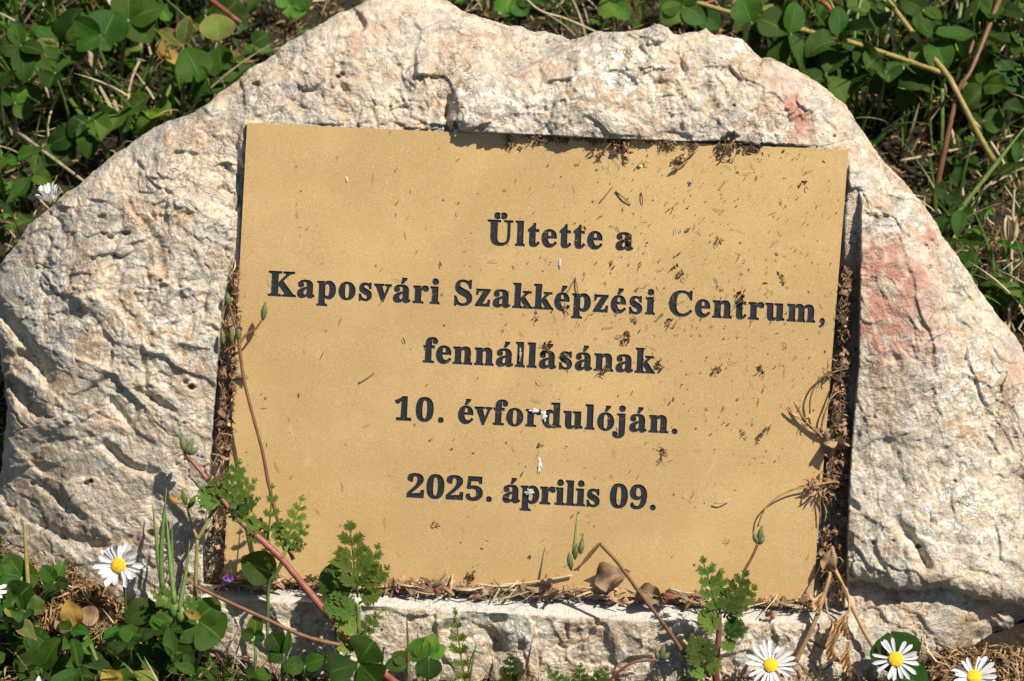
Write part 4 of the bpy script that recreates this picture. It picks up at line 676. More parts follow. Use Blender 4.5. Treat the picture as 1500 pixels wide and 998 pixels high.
def litter():
    for nm, n, hm, Lr, Wr, mt, lab, up in (
        ('dry_litter', 15000, 26, (7, 34), (1.4, 4.5), 'litter', 'brown crumbled leaf litter lying on the soil among the clover', .35),
        ('rootlets', 9000, 34, (14, 60), (.7, 1.6), 'moss', 'fine brown dead rootlets and moss tangled over the soil', .5),
        ('straw_bits', 1800, 60, (14, 80), (1.2, 3.4), 'straw', 'pale bits of straw scattered through the clover', .35)):
        P = np.concatenate([scatter(int(n * .68), BACK, hm), scatter(int(n * .32), FRONT, hm)]); k = len(P)
        ribbons(nm, P, rdir(k, up), rdir(k), rng.uniform(*Lr, k) * S, rng.uniform(*Wr, k) * S, rng.uniform(.05, .6, k), M[mt], lab)
litter()
def far_cover():
    n = 26000; x = rng.uniform(-.75, .75, n); y = rng.uniform(-.45, .75, n); P = np.stack([x, y, gz(x, y)], 1)
    u, v, w = world_to_px(P); k = D / (D - w); px = 750 + u * k; py = 499 - v * k
    q = ((px < -120) | (px > 1620) | (py < -130) | (py > 1050)); P = P[q]; m = len(P)
    d = rdir(m); d[:, 2] = np.abs(d[:, 2]) + .5; d /= np.linalg.norm(d, axis=1)[:, None]; P = P + d * .012; h = m * 3 // 5
    ribbons('grass_cover', P[:h], d[:h], rdir(h), rng.uniform(50, 130, h) * S, rng.uniform(4, 9, h) * S, rng.uniform(.1, .8, h), M['grass'], 'low green grass growing round the boulder beyond the clover')
    e = rdir(m - h, .3); ribbons('outer_litter', P[h:] - d[h:] * .010, e, rdir(m - h), rng.uniform(14, 50, m - h) * S, rng.uniform(2, 5, m - h) * S, rng.uniform(.1, .6, m - h), M['litter'], 'dry brown litter on the soil beyond the clover')
far_cover()

# ------------------------------------------------------------------ plants
def vec(dx, dy, dw=0.0):
    """screen-like direction (right, down, toward the camera) in photo pixels"""
    return (dx * U - dy * V + dw * W) * S
def clover_leaf(mbs, hub, dx, dy, dw, width, nrmv=None, prof='oval', fold=.25, curl=.12, wave=.06, notch=.05, **k):
    mb = MB(); tip = hub + vec(dx, dy, dw)
    leaf(mb, hub, tip, W if nrmv is None else nrmv, width, prof, fold, curl, wave, notch=notch, **k)
    mbs.append(mb)
CNT = {}
def hero_clover(hub, leaves, root, label, m='clover', stem='stem_green', sr=2.2, cat='clover', mats=None, group=None, via=None, name='clover'):
    """hub point, leaves as (dx, dy, dw, width, kw), stem down to root"""
    r = np.array(root); e = empty(name, r, label, cat, group)
    if sr:
        mb = MB(); mid = (hub + r) / 2 + vec(R(-8, 8), R(-4, 4), R(0, 10)) if via is None else via
        tube(mb, [r, mid, hub], [sr * 1.1, sr * .8]); mb.build('stem', M[stem], e, r)
    for i, L in enumerate(leaves):
        dx, dy, dw, wd = L[:4]; kw = L[4] if len(L) > 4 else {}
        kw = dict(kw); mm = kw.pop('m', m); a = kw.pop('n', (0, 0)); o = kw.pop('o', (0, 0, 0))
        kk = []; clover_leaf(kk, hub + vec(*o), dx, dy, dw, wd, W + a[0] * U + a[1] * V, **kw); kk[0].build('leaf', M[mm], e, r)
    return e
def P3(x, y, w): return at(x, y, w)
BGL = 'behind the boulder'
def hero_background():
    H = lambda x, y, h: on_ground(x, y, h)
    # ---- upper left
    hero_clover(H(318, 62, 150), [(10, 62, 20, 62, dict(n=(-.35, -.2), fold=.1, prof='obov')), (62, 12, 10, 30, dict(m='clover_sick', o=(-8, 22, -6), n=(.1, .8))), (-8, -48, 0, 66, dict(m='clover_sick', o=(0, -6, -20), n=(.3, .2)))], H(286, 210, 0),
        'clover with a big smooth dark green leaflet touching the boulder edge at upper left')
    hero_clover(H(268, 66, 175), [(33, 63, 10, 70, dict(prof='obov', fold=.12, n=(.15, .1), curl=.2)), (-42, -30, -10, 30, dict(m='clover_sick', n=(.2, .5))), (10, -52, 0, 34, dict(m='clover_sick', n=(-.3, 0)))], H(262, 200, 0),
        'clover leaf shaped like a broad green shield just above the boulder at upper left')
    hero_clover(H(188, 28, 190), [(42, 42, 5, 58, dict(n=(.5, .1), fold=.3)), (60, -22, 0, 60, dict(n=(-.2, .3))), (-4, -58, -10, 60, {})], H(178, 180, 0), 'clover with a long folded leaflet in the upper left, left of the fading yellow leaf', sr=3)
    hero_clover(H(146, 52, 210), [(-46, -26, 6, 44, dict(n=(.1, -.5))), (-40, 26, 4, 46, dict(n=(-.2, .5))), (20, -62, -20, 80, dict(o=(0, 12, -14))), (18, 26, -4, 30, dict(m='clover_pale'))], H(132, 150, 0), 'large three part clover leaf high in the upper left above the straw stalk', sr=3)
    hero_clover(H(30, 66, 190), [(42, 12, 4, 34, dict(n=(0, .7))), (-40, 4, 0, 44, dict(n=(.4, .2))), (8, 66, 0, 42, dict(n=(.35, 0))), (-12, -40, 0, 34, {})], H(44, 190, 0), 'clover with drooping leaflets near the left edge, above the hanging folded one')
    hero_clover(H(130, 172, 120), [(-36, 34, 0, 40, dict(n=(-.2, .2))), (40, 28, 8, 46, dict(n=(.1, .2))), (-2, 72, 0, 44, dict(n=(.2, -.2))), (-56, 28, -8, 44, dict(m='clover', o=(-20, 22, -6)))], H(126, 255, 0), 'low clover with spread leaflets beside the left slope of the boulder')
    hero_clover(H(90, 214, 70), [(-30, 30, 0, 36, dict(m='clover_pale')), (24, 22, 0, 36, dict(m='clover_pale', n=(-.2, .2)))], H(86, 262, 0), 'small pale clover crossed by the straw stalk left of the boulder')
    hero_clover(H(22, 150, 110), [(30, 26, 0, 36, dict(m='clover_pale')), (-26, -20, 0, 34, {}), (18, -26, 4, 30, dict(m='clover_bright'))], H(20, 215, 0), 'clover with a grey green dusty leaflet at the left edge of the view')
    hero_clover(H(46, 84, 80), [(-4, 40, 0, 36, dict(m='clover_bright')), (-30, 8, 0, 30, dict(m='clover_bright', n=(0, .3)))], H(50, 150, 0), 'small bright yellow green clover in the shade at upper left')
    hero_clover(H(330, 20, 150), [(38, 28, 0, 66, dict(m='clover_pale', n=(.2, .1))), (24, -26, 0, 54, dict(m='clover'))], H(345, 120, 0), 'clover with a broad soft green leaflet beside the red brown twig')
    hero_clover(H(370, 66, 100), [(36, 10, 4, 24, dict(m='clover_pale', n=(.1, .4))), (28, -22, 0, 34, dict(m='clover_pale')), (-14, 16, 2, 18, dict(m='clover_bright'))], H(352, 120, 0), 'small dusty green clover just left of the boulder crest')
    hero_clover(H(424, 8, 130), [(32, 12, 0, 40, dict(m='clover_bright')), (-20, -22, 0, 36, dict(m='clover_bright')), (44, -14, 0, 34, {}), (12, 24, 0, 30, dict(m='clover_bright'))], H(420, 90, 0), 'bright green clover above the left shoulder of the boulder')
    hero_clover(H(310, 160, 60), [(-34, 12, 6, 34, dict(prof='obov')), (4, -22, 0, 30, {})], H(300, 196, 0), 'half hidden round dark clover leaflet against the boulder edge')
    hero_clover(H(238, 58, 120), [(2, 38, 6, 28, dict(m='clover_yellow', n=(.4, 0))), (14, -18, 6, 20, dict(m='clover_yellow')), (34, 28, 8, 24, dict(m='clover_yellow', o=(4, 20, 4), n=(0, .4)))], H(236, 130, 0), 'withering clover with curled yellow leaflets in the upper left')
    # ---- upper middle
    hero_clover(H(1100, 32, 180), [(-4, 52, 4, 40, dict(n=(.6, 0), fold=.35)), (60, 22, 4, 44, dict(n=(.2, .3))), (-18, -44, 0, 60, dict(m='ribbed'))], H(1120, 150, 0), 'clover with overlapping dark leaflets above the right crest of the boulder')
    hero_clover(H(1158, 48, 190), [(-58, -26, 0, 62, dict(prof='obov', m='ribbed', n=(-.1, .4))), (22, 66, 0, 34, dict(n=(.7, .1), fold=.4)), (-26, 70, -6, 42, dict(o=(-6, 4, -8), n=(-.5, 0))), (10, -56, -4, 46, dict(n=(.5, 0)))], H(1172, 170, 0), 'large clover whose ribbed leaflet spreads over the yellow stem above the boulder')
    hero_clover(H(1262, 62, 150), [(-78, 52, 6, 44, dict(n=(.2, -.4), fold=.25)), (-42, 40, 4, 40, dict(n=(-.3, .3), m='clover', o=(-2, -4, 10)))], H(1238, 190, 0), 'long dark folded clover leaflet lying over the yellow stem right of centre')
    hero_clover(H(1000, 8, 150), [(44, 30, 0, 50, dict(m='ribbed', n=(.3, 0))), (-40, 30, 0, 44, dict(m='clover_bright')), (-44, -10, 0, 50, {}), (20, -40, 0, 40, {})], H(1008, 110, 0), 'clover half cut by the top edge behind the boulder crest')
    hero_clover(H(1022, 18, 100), [(3, 34, 4, 34, dict(n=(.4, 0), prof='obov')), (42, 28, 0, 46, dict(n=(-.2, .3)))], H(1034, 90, 0), 'dark rounded clover leaflets rising right behind the boulder crest')
    hero_clover(H(900, 6, 120), [(30, 26, 0, 36, dict(m='clover_bright')), (-30, 18, 0, 36, dict(m='clover_bright')), (4, -34, 0, 40, {})], H(906, 80, 0), 'light green clover in the gap above the middle of the boulder')
    hero_clover(H(752, -2, 120), [(26, 30, 0, 40, dict(m='clover_bright')), (-36, 20, 0, 34, dict(m='clover_bright')), (44, -6, 0, 38, dict(m='clover_pale'))], H(760, 60, 0), 'bright clover above the low dip in the boulder crest')
    # ---- upper right
    hero_clover(H(1368, 104, 150), [(-18, -56, 8, 74, dict(m='clover_sick', prof='obov', fold=.08, curl=.05)), (-62, -34, 0, 52, dict(n=(.2, .3))), (22, -46, 14, 16, dict(m='clover', n=(.8, 0), fold=.5)), (-62, 26, 0, 56, dict(n=(0, .5)))], H(1366, 230, 0), 'clover with a wide upright green leaflet rimmed in pink where the red stems cross', sr=2.6)
    hero_clover(H(1352, 14, 170), [(4, 46, 2, 46, dict(m='clover', n=(.1, .2))), (36, 14, 0, 26, dict(n=(0, .5))), (-40, -18, 0, 40, {})], H(1360, 140, 0), 'upright oval clover leaflets above the pink rimmed leaf')
    hero_clover(H(1448, 6, 180), [(-44, 32, 0, 40, dict(n=(.2, .3))), (40, 18, 0, 54, dict(m='clover', n=(-.2, .1))), (0, 52, 0, 40, dict(n=(.5, 0)))], H(1440, 130, 0), 'clover beside the two red brown stems at upper right')
    hero_clover(H(1456, 92, 130), [(14, 60, 4, 40, dict(m='ribbed', n=(.5, .1), prof='oval')), (62, 58, 0, 60, dict(n=(.1, .5))), (-16, -40, 0, 34, {})], H(1450, 220, 0), 'clover with a tall leaflet showing a pale midrib near the right edge')
    hero_clover(H(1496, 88, 120), [(-16, 34, 4, 50, dict(prof='obov')), (8, -46, 0, 50, {})], H(1502, 200, 0), 'round dark clover leaflet cut by the right edge of the view')
    hero_clover(H(1318, 108, 120), [(-74, 24, 0, 46, dict(n=(.1, .2))), (6, 72, 0, 34, dict(m='clover', n=(.6, 0))), (30, 66, 0, 22, dict(n=(-.6, 0)))], H(1322, 232, 0), 'clover with hanging narrow leaflets with reddish margins right of the boulder top')
    hero_clover(H(1420, 392, 60), [(-42, -18, 8, 52, dict(m='clover', n=(.1, .2), o=(8, 8, 0))), (30, 18, 8, 50, dict(m='clover', n=(.2, -.1), o=(-18, -14, 0)))], H(1424, 430, 0), 'dark green clover with a yellow tip touching the right edge of the boulder')
    hero_clover(H(1462, 430, 50), [(-18, 24, 4, 38, dict(n=(.2, 0))), (20, 16, 4, 32, {})], H(1462, 470, 0), 'small dark clover low beside the right flank of the boulder')
    hero_clover(H(1388, 282, 70), [(-24, -8, 6, 34, {}), (20, 24, 6, 30, {}), (-4, 30, 4, 34, {})], H(1392, 320, 0), 'small clover at the foot of the red stem')
    hero_clover(H(1440, 176, 110), [(-24, 14, 0, 44, dict(m='clover_pale')), (36, 8, 0, 50, dict(n=(0, .4))), (10, 40, 0, 40, dict(m='clover'))], H(1446, 260, 0), 'spreading clover in the shade right of the crossing stems')
hero_background()

def strand(name, pts, r, m, label, cat, ground=False, h=None, group=None, sides=7, parts=None):
    """a long stem; pts are (x, y, height over the soil) or (x, y, w) when ground is False"""
    P = [on_ground(x, y, q) if ground else at(x, y, q) for x, y, q in pts]
    b = np.array(P[0]); mb = MB(); tube(mb, P, r, sides, n=5 * len(P), jit=.06); o = mb.build(name, M[m], None, b)
    return tag(o, label, cat, group)
strand('red_stem', [(1466, -6, 210), (1442, 56, 200), (1421, 106, 180), (1404, 132, 160), (1388, 200, 110), (1374, 266, 50), (1368, 302, 6)], [5.2, 3.6, 5, 6], 'stem_brown', 'thick red brown stem falling from the top right down to the boulder edge', 'stem', True)
strand('red_stem', [(1444, -6, 190), (1436, 22, 188), (1430, 50, 180), (1420, 80, 175)], [4.5, 3.5], 'stem_brown', 'short red brown stem doubled beside the thick one at upper right', 'stem', True)
strand('yellow_stem', [(1297, -6, 180), (1320, 26, 190), (1343, 56, 185), (1386, 108, 175), (1402, 136, 165), (1441, 211, 100), (1480, 274, 20)], [3.5, 5, 5, 5.5], 'stem_olive', 'olive yellow stem running down to the right from the top edge', 'stem', True)
strand('yellow_stem', [(1015, 2, 150), (1060, 16, 160), (1100, 26, 165), (1170, 43, 168), (1243, 61, 170), (1310, 83, 172), (1384, 108, 172)], [4.5, 4.5, 5], 'stem_olive', 'olive yellow stem lying level above the boulder up to the crossing point', 'stem', True)
strand('twig', [(1402, 136, 165), (1382, 152, 140), (1364, 164, 120), (1354, 196, 70), (1340, 236, 10)], [2.6, 2.2], 'stem_red', 'thin dark red side twig below the crossing stems', 'twig', True)
strand('red_stem', [(1190, -5, 120), (1216, 14, 118), (1206, 50, 60), (1196, 70, 20)], [5, 4], 'stem_red', 'dark red stem in the shade above the right crest', 'stem', True)
strand('grass_stalk', [(1500, 188, 150), (1478, 216, 130), (1450, 252, 100), (1412, 300, 60), (1380, 342, 18)], [1.5, 4, 4.5], 'stem_green', 'pale green grass stalk leaning onto the right edge of the boulder', 'grass', True)
strand('straw', [(1486, 198, 60), (1430, 212, 62), (1380, 224, 58), (1318, 236, 40)], [2.2, 2.6], 'straw', 'bleached straw lying level behind the red and yellow stems', 'straw', True)
strand('straw', [(1394, 190, 50), (1402, 232, 40), (1410, 280, 26), (1424, 358, 10)], [2.6, 2.4], 'straw', 'bleached upright straw right of the red stem', 'straw', True)
strand('straw', [(1500, 232, 40), (1462, 258, 40), (1424, 300, 26), (1396, 350, 14)], [2, 2.4], 'straw', 'thin straw crossing under the pale grass stalk', 'straw', True)
strand('straw', [(1500, 246, 60), (1474, 258, 50), (1440, 282, 40), (1420, 330, 20)], [2, 1.8], 'straw', 'second thin straw at the right edge beside the dry husk', 'straw', True)
strand('dry_stalk', [(1486, 278, 80), (1483, 330, 70), (1481, 400, 50), (1477, 490, 18)], [1.8, 2.6, 2.6], 'straw', 'upright dry stalk carrying a pale husk right of the boulder', 'dry stalk', True)
strand('straw', [(-6, 168, 60), (40, 204, 64), (80, 234, 60), (126, 268, 46)], [3.4, 3.4, 2.6], 'straw', 'long grey straw slanting from the left edge to the boulder', 'straw', True)
strand('straw', [(128, 66, 120), (98, 116, 80), (70, 180, 50), (80, 226, 20)], [1.2, 2.2, 2], 'straw', 'thin bent golden straw at upper left', 'straw', True)
strand('straw', [(238, -6, 160), (262, 16, 160), (280, 34, 158), (299, 58, 150)], [1.2, 2.2, 2], 'stem_green', 'fine pale stalk in front of the fading leaf at upper left', 'stalk', True)
strand('grass_stalk', [(250, 126, 60), (238, 156, 50), (224, 190, 20)], [3.4, 3.6], 'stem_green', 'short light green stalk standing against the boulder at upper left', 'grass', True)
strand('red_stem', [(300, -6, 170), (322, 10, 165), (342, 26, 160), (352, 34, 150)], [5, 5.5], 'stem_red', 'red brown twig end at the top left of the boulder', 'twig', True)
strand('straw', [(766, -6, 150), (792, 16, 150), (830, 28, 140), (880, 50, 110)], [2, 1.6], 'straw', 'pale stalk with tiny leaves arching above the boulder dip', 'stalk', True)
strand('twig', [(1060, -4, 150), (1000, 16, 140), (950, 34, 110), (920, 46, 90)], [2.6, 2.2], 'stem_red', 'brown twig lying behind the middle crest of the boulder', 'twig', True)
strand('green_stalk', [(1262, -6, 180), (1252, 50, 150), (1250, 100, 100), (1247, 150, 20)], [2.6, 3.4], 'stem_green', 'upright bright green stalk behind the level yellow stem', 'stalk', True)
strand('green_stalk', [(1410, -6, 170), (1404, 30, 160), (1396, 60, 150)], [4, 4], 'stem_green', 'bright green stalk left of the red stems at the top', 'stalk', True)
strand('green_stalk', [(1426, 0, 160), (1424, 40, 150), (1418, 80, 140), (1420, 150, 40), (1426, 186, 10)], [3, 4.4], 'stem_green', 'bright green stalk passing behind the thick red stem', 'stalk', True)
strand('green_stalk', [(1380, 130, 130), (1380, 180, 90), (1378, 238, 30)], [4, 3.4], 'stem_green', 'bright green stalk below the crossing stems', 'stalk', True)
strand('green_stalk', [(140, 60, 190), (138, 95, 150), (132, 140, 90)], [3, 3.4], 'stem_green', 'clover stalk under the large leaf at upper left', 'stalk', True)
strand('green_stalk', [(200, 16, 170), (186, 46, 140), (174, 66, 110)], [3.4, 3.2], 'stem_green', 'short thick stalk beside the folded leaflet at upper left', 'stalk', True)
strand('dry_stalk', [(204, 90, 80), (192, 118, 60), (188, 150, 36), (186, 198, 6)], [2.6, 3], 'straw', 'curved dry stalk left of the boulder top', 'dry stalk', True)
def husk():
    m_ = MB(); b = on_ground(1482, 338, 72)
    for a in range(5): leaf(m_, b + vec(R(-3, 3), 22, R(-3, 3)), b + vec(R(-8, 8), -26, R(-4, 6)), W + (a - 2) * .7 * U, 18, 'oval', .6, .1)
    tag(m_.build('husk', M['straw'], None, b), 'pale dry husk on the upright stalk near the right edge', 'husk')
husk()

# ---- filler plants: a few prototypes, then copies ----
def proto_clover(k):
    e = empty('clover', (0, 0, 0), 'x', 'clover')
    h = R(55, 150); mm = ['clover', 'clover', 'clover_pale', 'clover', 'clover_bright', 'ribbed', 'clover', 'clover_sick'][k % 8]
    hub = np.array([R(-10, 10) * S, R(-10, 10) * S, h * S]); mb = MB(); tube(mb, [(0, 0, -.002), hub * .5 + [.001, 0, 0], hub], [2.2, 1.6], 5, 6); mb.build('stem', M['stem_green'], e, (0, 0, 0))
    a0 = R(0, 6)
    for i in range(3):
        a = a0 + i * 2.1 + R(-.3, .3); L = R(34, 66) * S; el = R(-.7, .8)
        d = np.array([math.cos(a) * math.cos(el), math.sin(a) * math.cos(el), math.sin(el)]); mb = MB()
        leaf(mb, hub, hub + d * L, (R(-.5, .5), R(-.5, .5), 1), R(26, 42), ('obov', 'oval', 'obov', 'lance')[(k + i * (k > 8)) % 4], R(.15, .8), R(-.1, .35), .16, nu=6, nv=8, notch=.06, twist=R(-.5, .5)); mb.build('leaf', M[mm], e, (0, 0, 0))
    return e
def proto_small(k):
    e = empty('seedling', (0, 0, 0), 'x', 'seedling'); mb = MB(); h = R(15, 50)
    tube(mb, [(0, 0, -.002), (0, 0, h * S)], 1.2, 5, 4); mb.build('stem', M['stem_green'], e, (0, 0, 0))
    for i in range(4 + k % 3):
        a = i * 2.4 + R(-.3, .3); L = R(10, 24) * S; z = h * S * R(.4, 1); mb = MB()
        leaf(mb, (0, 0, z), np.array([math.cos(a) * L, math.sin(a) * L, z + R(-.2, .8) * L]), (0, 0, 1), R(7, 14), 'oval', .2, .1, nu=4, nv=5); mb.build('leaf', M['clover_bright' if k % 2 else 'clover'], e, (0, 0, 0))
    return e
def proto_weed(k):
    e = empty('weed', (0, 0, 0), 'x', 'weed'); h = R(70, 160); lean = R(-.4, .4); top = np.array([lean * h * S, R(-.3, .3) * h * S, h * S]); mb = MB(); mid = top * .5 + np.array([R(-5, 5) * S, 0, 0])
    tube(mb, [(0, 0, -.002), mid, top], [2, 1], 5, 8); mb.build('stem', M[('stem_green', 'stem_olive', 'stem_red')[k % 3]], e, (0, 0, 0)); n = 7 + k % 3
    for i in range(n):
        f = (i + 1) / n; a = i * 2.4 + R(-.4, .4); L = R(18, 38) * S * (1.15 - .5 * f); z = top * f; mb = MB()
        leaf(mb, z, z + np.array([math.cos(a) * L, math.sin(a) * L, R(-.3, .9) * L]), (R(-.3, .3), R(-.3, .3), 1), R(7, 15), 'lance', R(.2, .7), R(-.1, .4), .12, nu=4, nv=7, twist=R(-.6, .6)); mb.build('leaf', M[('clover_bright', 'clover', 'clover_sick', 'clover_pale')[(k + (i == 2)) % 4]], e, (0, 0, 0))
    return e
def proto_grass(k):
    e = empty('grass_tuft', (0, 0, 0), 'x', 'grass')
    for i in range(3 + k % 3):
        a = R(0, 6.3); h = R(60, 190) * S; q = R(.2, 1.1) * h; mb = MB(); o = np.array([R(-3, 3) * S, R(-3, 3) * S, 0])
        leaf(mb, o, o + np.array([math.cos(a) * q, math.sin(a) * q, h]), (math.cos(a), math.sin(a), -.3), R(4, 8), 'blade', .4, -.15, nu=2, nv=8); mb.build('blade', M['grass'] if R(0, 1) < .78 else M['straw'], e, (0, 0, 0))
    return e
def place(proto, loc, rz, sc_, label, cat, group, used):
    if proto not in used: c = proto; used.append(proto)
    else:
        c = proto.copy(); COL.objects.link(c)
        for ch in proto.children:
            d = ch.copy(); COL.objects.link(d); d.parent = c
    c.location = Vector(loc); c.rotation_euler = (0, 0, rz); c.scale = (sc_,) * 3; tag(c, label, cat, group)
CL = ['deep green', 'dark oval leaved', 'dusty pale green', 'dark round leaved', 'bright yellow green', 'finely ribbed', 'plain dark green', 'fading pink edged']
def fill():
    seen = set(); used = []; C = [(proto_clover(k), CL[k % 8] + (' tall' if k > 7 else '') + ' clover') for k in range(16)]
    Sm = [(proto_small(k), ('bright', 'dark')[1 - k % 2] + (' four leaved', ' five leaved', ' six leaved')[k % 3] + ' seedling') for k in range(6)]
    G = [(proto_grass(k), ('thin', 'fuller', 'bushy', 'sparse', 'leaning', 'spread')[k] + ' grass tuft') for k in range(6)]
    Wd = [(proto_weed(k), ('upright', 'leaning', 'bushy', 'thin', 'dusty', 'narrow leaved')[k] + ' leafy weed') for k in range(6)]
    zones = [((-60, 330, -60, 230), 'upper left', 42, 50, 56, 1.3), ((330, 640, -60, 60), 'left crest', 12, 8, 9, 1), ((640, 1100, -60, 70), 'crest', 26, 26, 26, 1), ((1100, 1560, -60, 230), 'upper right', 54, 40, 60, 1.28), ((1360, 1560, 230, 470), 'right edge', 12, 24, 28, .8), ((-60, 60, 250, 380), 'left edge', 7, 10, 6, .9),
             ((-40, 60, 880, 1060), 'lower left', 8, 8, 6, .8), ((60, 330, 960, 1060), 'lower left', 13, 20, 12, .75), ((330, 1230, 1012, 1060), 'front', 8, 26, 14, .5), ((1450, 1560, 1000, 1060), 'lower right', 1, 6, 3, .5), ((-60, 10, 560, 880), 'far left edge', 7, 8, 2, .8)]
    word = {'upper left': 'behind the boulder', 'left crest': 'behind the left shoulder', 'crest': 'behind the dip in the crest', 'upper right': 'behind the boulder', 'right edge': 'beside the right flank',
            'left edge': 'beside the left slope', 'lower left': 'in front of the boulder', 'front': 'along the front foot', 'lower right': 'on bare soil', 'far left edge': 'at the boulder foot'}
    for (a, b, c, d), z, nc, ns, ng, sz in zones:
        for n, pr, cat, gp in ((nc, C, 'clover', 'clover leaves '), (ns, Sm, 'seedling', 'small seedlings '), (ng, G, 'grass', 'grass tufts '), (int(nc * .45) if z not in ('front', 'lower right') else 2, Wd, 'weed', 'leafy weeds ')):
            for i in range(n * 1):
              for tries in range(60):
                x, y = R(a, b), R(c, d)
                if z == 'front' and (1080 < x < 1360 or 600 < x < 640): x -= 400
                P = on_ground(x, y, 0); q, look = random.choice(pr)
                fx = (x - a) / (b - a); fy = (y - c) / (d - c)
                sub = ('back ' if fy < .34 else 'middle ' if fy < .67 else 'near ') + ('far left', 'left', 'centre', 'right', 'far right')[min(4, int(fx * 5))]
                lab = look + ' ' + word[z] + ', ' + z + ' patch, ' + sub
                if lab not in seen: break
              seen.add(lab)
              place(q, P - np.array([0, 0, .001]), R(0, 6.28), R(.75, 1.15) * sz, lab, cat, gp + 'in the ' + z + ' patch', used)
    for p, look in C + Sm + G + Wd:
        if p not in used: place(p, on_ground(R(1200, 1400), R(0, 60), 0), 0, 1, look + ' behind the boulder, upper right patch, deepest in', 'clover', 'clover leaves in the upper right patch', used)
fill()

# ------------------------------------------------------------------ daisies
def flower_mats():
    m, t, p = mat('white_petal'); g = N(t); uv = g.n('ShaderNodeUVMap').outputs[0]; sp = g.n('ShaderNodeSeparateXYZ'); g.put(sp.inputs[0], uv)
    tone = g.attr('tone'); tipm = g.math('MULTIPLY', g.math('SUBTRACT', sp.outputs[1], 0.72), g.math('MULTIPLY', tone, 2.2), True)
    col = g.mix(tipm, (0.80, 0.80, 0.82), (0.66, 0.46, 0.68))
    ln = g.math('ABSOLUTE', g.math('SINE', g.math('MULTIPLY', sp.outputs[0], 14)))
    col = g.mix(g.math('MULTIPLY', ln, .12), col, (0.6, 0.6, 0.66)); g.put(p.inputs['Base Color'], col); p.inputs['Roughness'].default_value = .6
    g.put(p.inputs['Normal'], g.bump(ln, .3, .0002))
    tr = g.n('ShaderNodeBsdfTranslucent'); g.put(tr.inputs[0], col); ms = g.n('ShaderNodeMixShader'); ms.inputs[0].default_value = .25
    g.put(ms.inputs[1], p.outputs[0]); g.put(ms.inputs[2], tr.outputs[0]); g.put(t.nodes['Material Output'].inputs[0], ms.outputs[0]); M['petal'] = m
    M['disc'] = stem_mat('yellow_florets', (0.70, 0.44, 0.015), (0.88, 0.62, 0.03), .7, 900, vary=.5)
flower_mats()
def daisy(x, y, w, r, face, root, label, n=22, discr=.3, gaps=(), droop=0.0, pw=(6.2, 8.6), nm='daisy'):
    c = at(x, y, w); b = np.array(root); e = empty(nm, b, label, 'daisy', 'daisies around the foot of the boulder')
    z = nrm(face[0] * U + face[1] * V + face[2] * W); a = nrm(np.cross(V, z)); q = np.cross(z, a)
    mb = MB(); tube(mb, [b, b * .45 + c * .55 + vec(4, 0, -6), c - z * 3 * S], [1.9, 1.7], 6, 14); mb.build('stem', M['stem_green'], e, b)
    # yellow disc: a dome of packed florets
    mb = MB(); R_ = r * discr * S
    k = 11; vs = []; fs = []
    for i in range(k):
        for j in range(20):
            th = i / (k - 1) * 1.45; ph = j * math.pi / 10
            vs.append(c + (a * math.cos(ph) + q * math.sin(ph)) * R_ * math.sin(th) + z * (R_ * .55 * math.cos(th) + 1.2 * S))
    fs = [(i * 20 + j, (i + 1) * 20 + j, (i + 1) * 20 + (j + 1) % 20, i * 20 + (j + 1) % 20) for i in range(k - 1) for j in range(20)]
    mb.add(vs, fs, None, .4)
    for i in range(1, 120):
        rr = R_ * .97 * math.sqrt(i / 120); ph = i * 2.39996; th = math.asin(min(1, rr / R_)) ; hh = R_ * .55 * math.cos(th) + 1.2 * S
        o = c + (a * math.cos(ph) + q * math.sin(ph)) * rr + z * hh; s_ = R_ * .085
        pts = [o + (a * math.cos(t) + q * math.sin(t)) * s_ for t in (0, 1.57, 3.14, 4.71)] + [o + z * s_ * 1.6]
        mb.add(pts, [(0, 1, 4), (1, 2, 4), (2, 3, 4), (3, 0, 4)], None, R(.2, 1))
    mb.build('disc', M['disc'], e, b)
    # green cup behind
    mb = MB(); tube(mb, [c - z * 7 * S, c - z * 2 * S, c - z * .5 * S], [r * .12, r * .26, r * .28], 9, 5); mb.build('calyx', M['stem_green'], e, b)
    for i in range(n):
        an = 2 * math.pi * i / n + R(-.07, .07)
        if any(lo < math.degrees(an) % 360 < hi for lo, hi in gaps): continue
        L = r * R(.80, 1.06); el = R(-.18, .34) - droop + .1 * (i % 2); d = (a * math.cos(an) + q * math.sin(an)); dd = nrm(d * math.cos(el) + z * math.sin(el))
        p0 = c + d * r * discr * .8 * S + z * (i % 2) * .8 * S; mb = MB()
        leaf(mb, p0, c + dd * L * S, z, R(*pw) * r / 34, 'petal', R(.1, .8), R(-.12, .2), .1, 4, 8, twist=R(-.6, .6)); mb.build('petal', M['petal'], e, b)
daisy(174, 828, 20, 36, (-.02, .05, 1), on_ground(184, 935, 0), 'fully open daisy standing before the lower left of the boulder', 25, .31, ((272, 286),))
daisy(1312, 966, 40, 37, (.05, .25, 1), on_ground(1322, 1035, 0), 'daisy in front of the round green leaf at lower right', 19, .30, ((150, 165), (60, 78), (215, 232)), pw=(4.4, 6.6))
daisy(1129, 975, 30, 37, (.0, .35, .9), on_ground(1132, 1050, 0), 'daisy at the bottom edge below the right end of the plaque', 21, .29, ((185, 200), (300, 318)), pw=(4.4, 6.8))
daisy(1427, 992, 40, 36, (.05, .45, .9), on_ground(1430, 1060, 0), 'daisy nearest the bottom right corner of the view', 20, .30, ((80, 96), (230, 262)), pw=(4.6, 7))
daisy(-20, 868, 10, 30, (.2, .3, 1), on_ground(-12, 960, 0), 'daisy cut off by the left edge of the view', 18, .3)
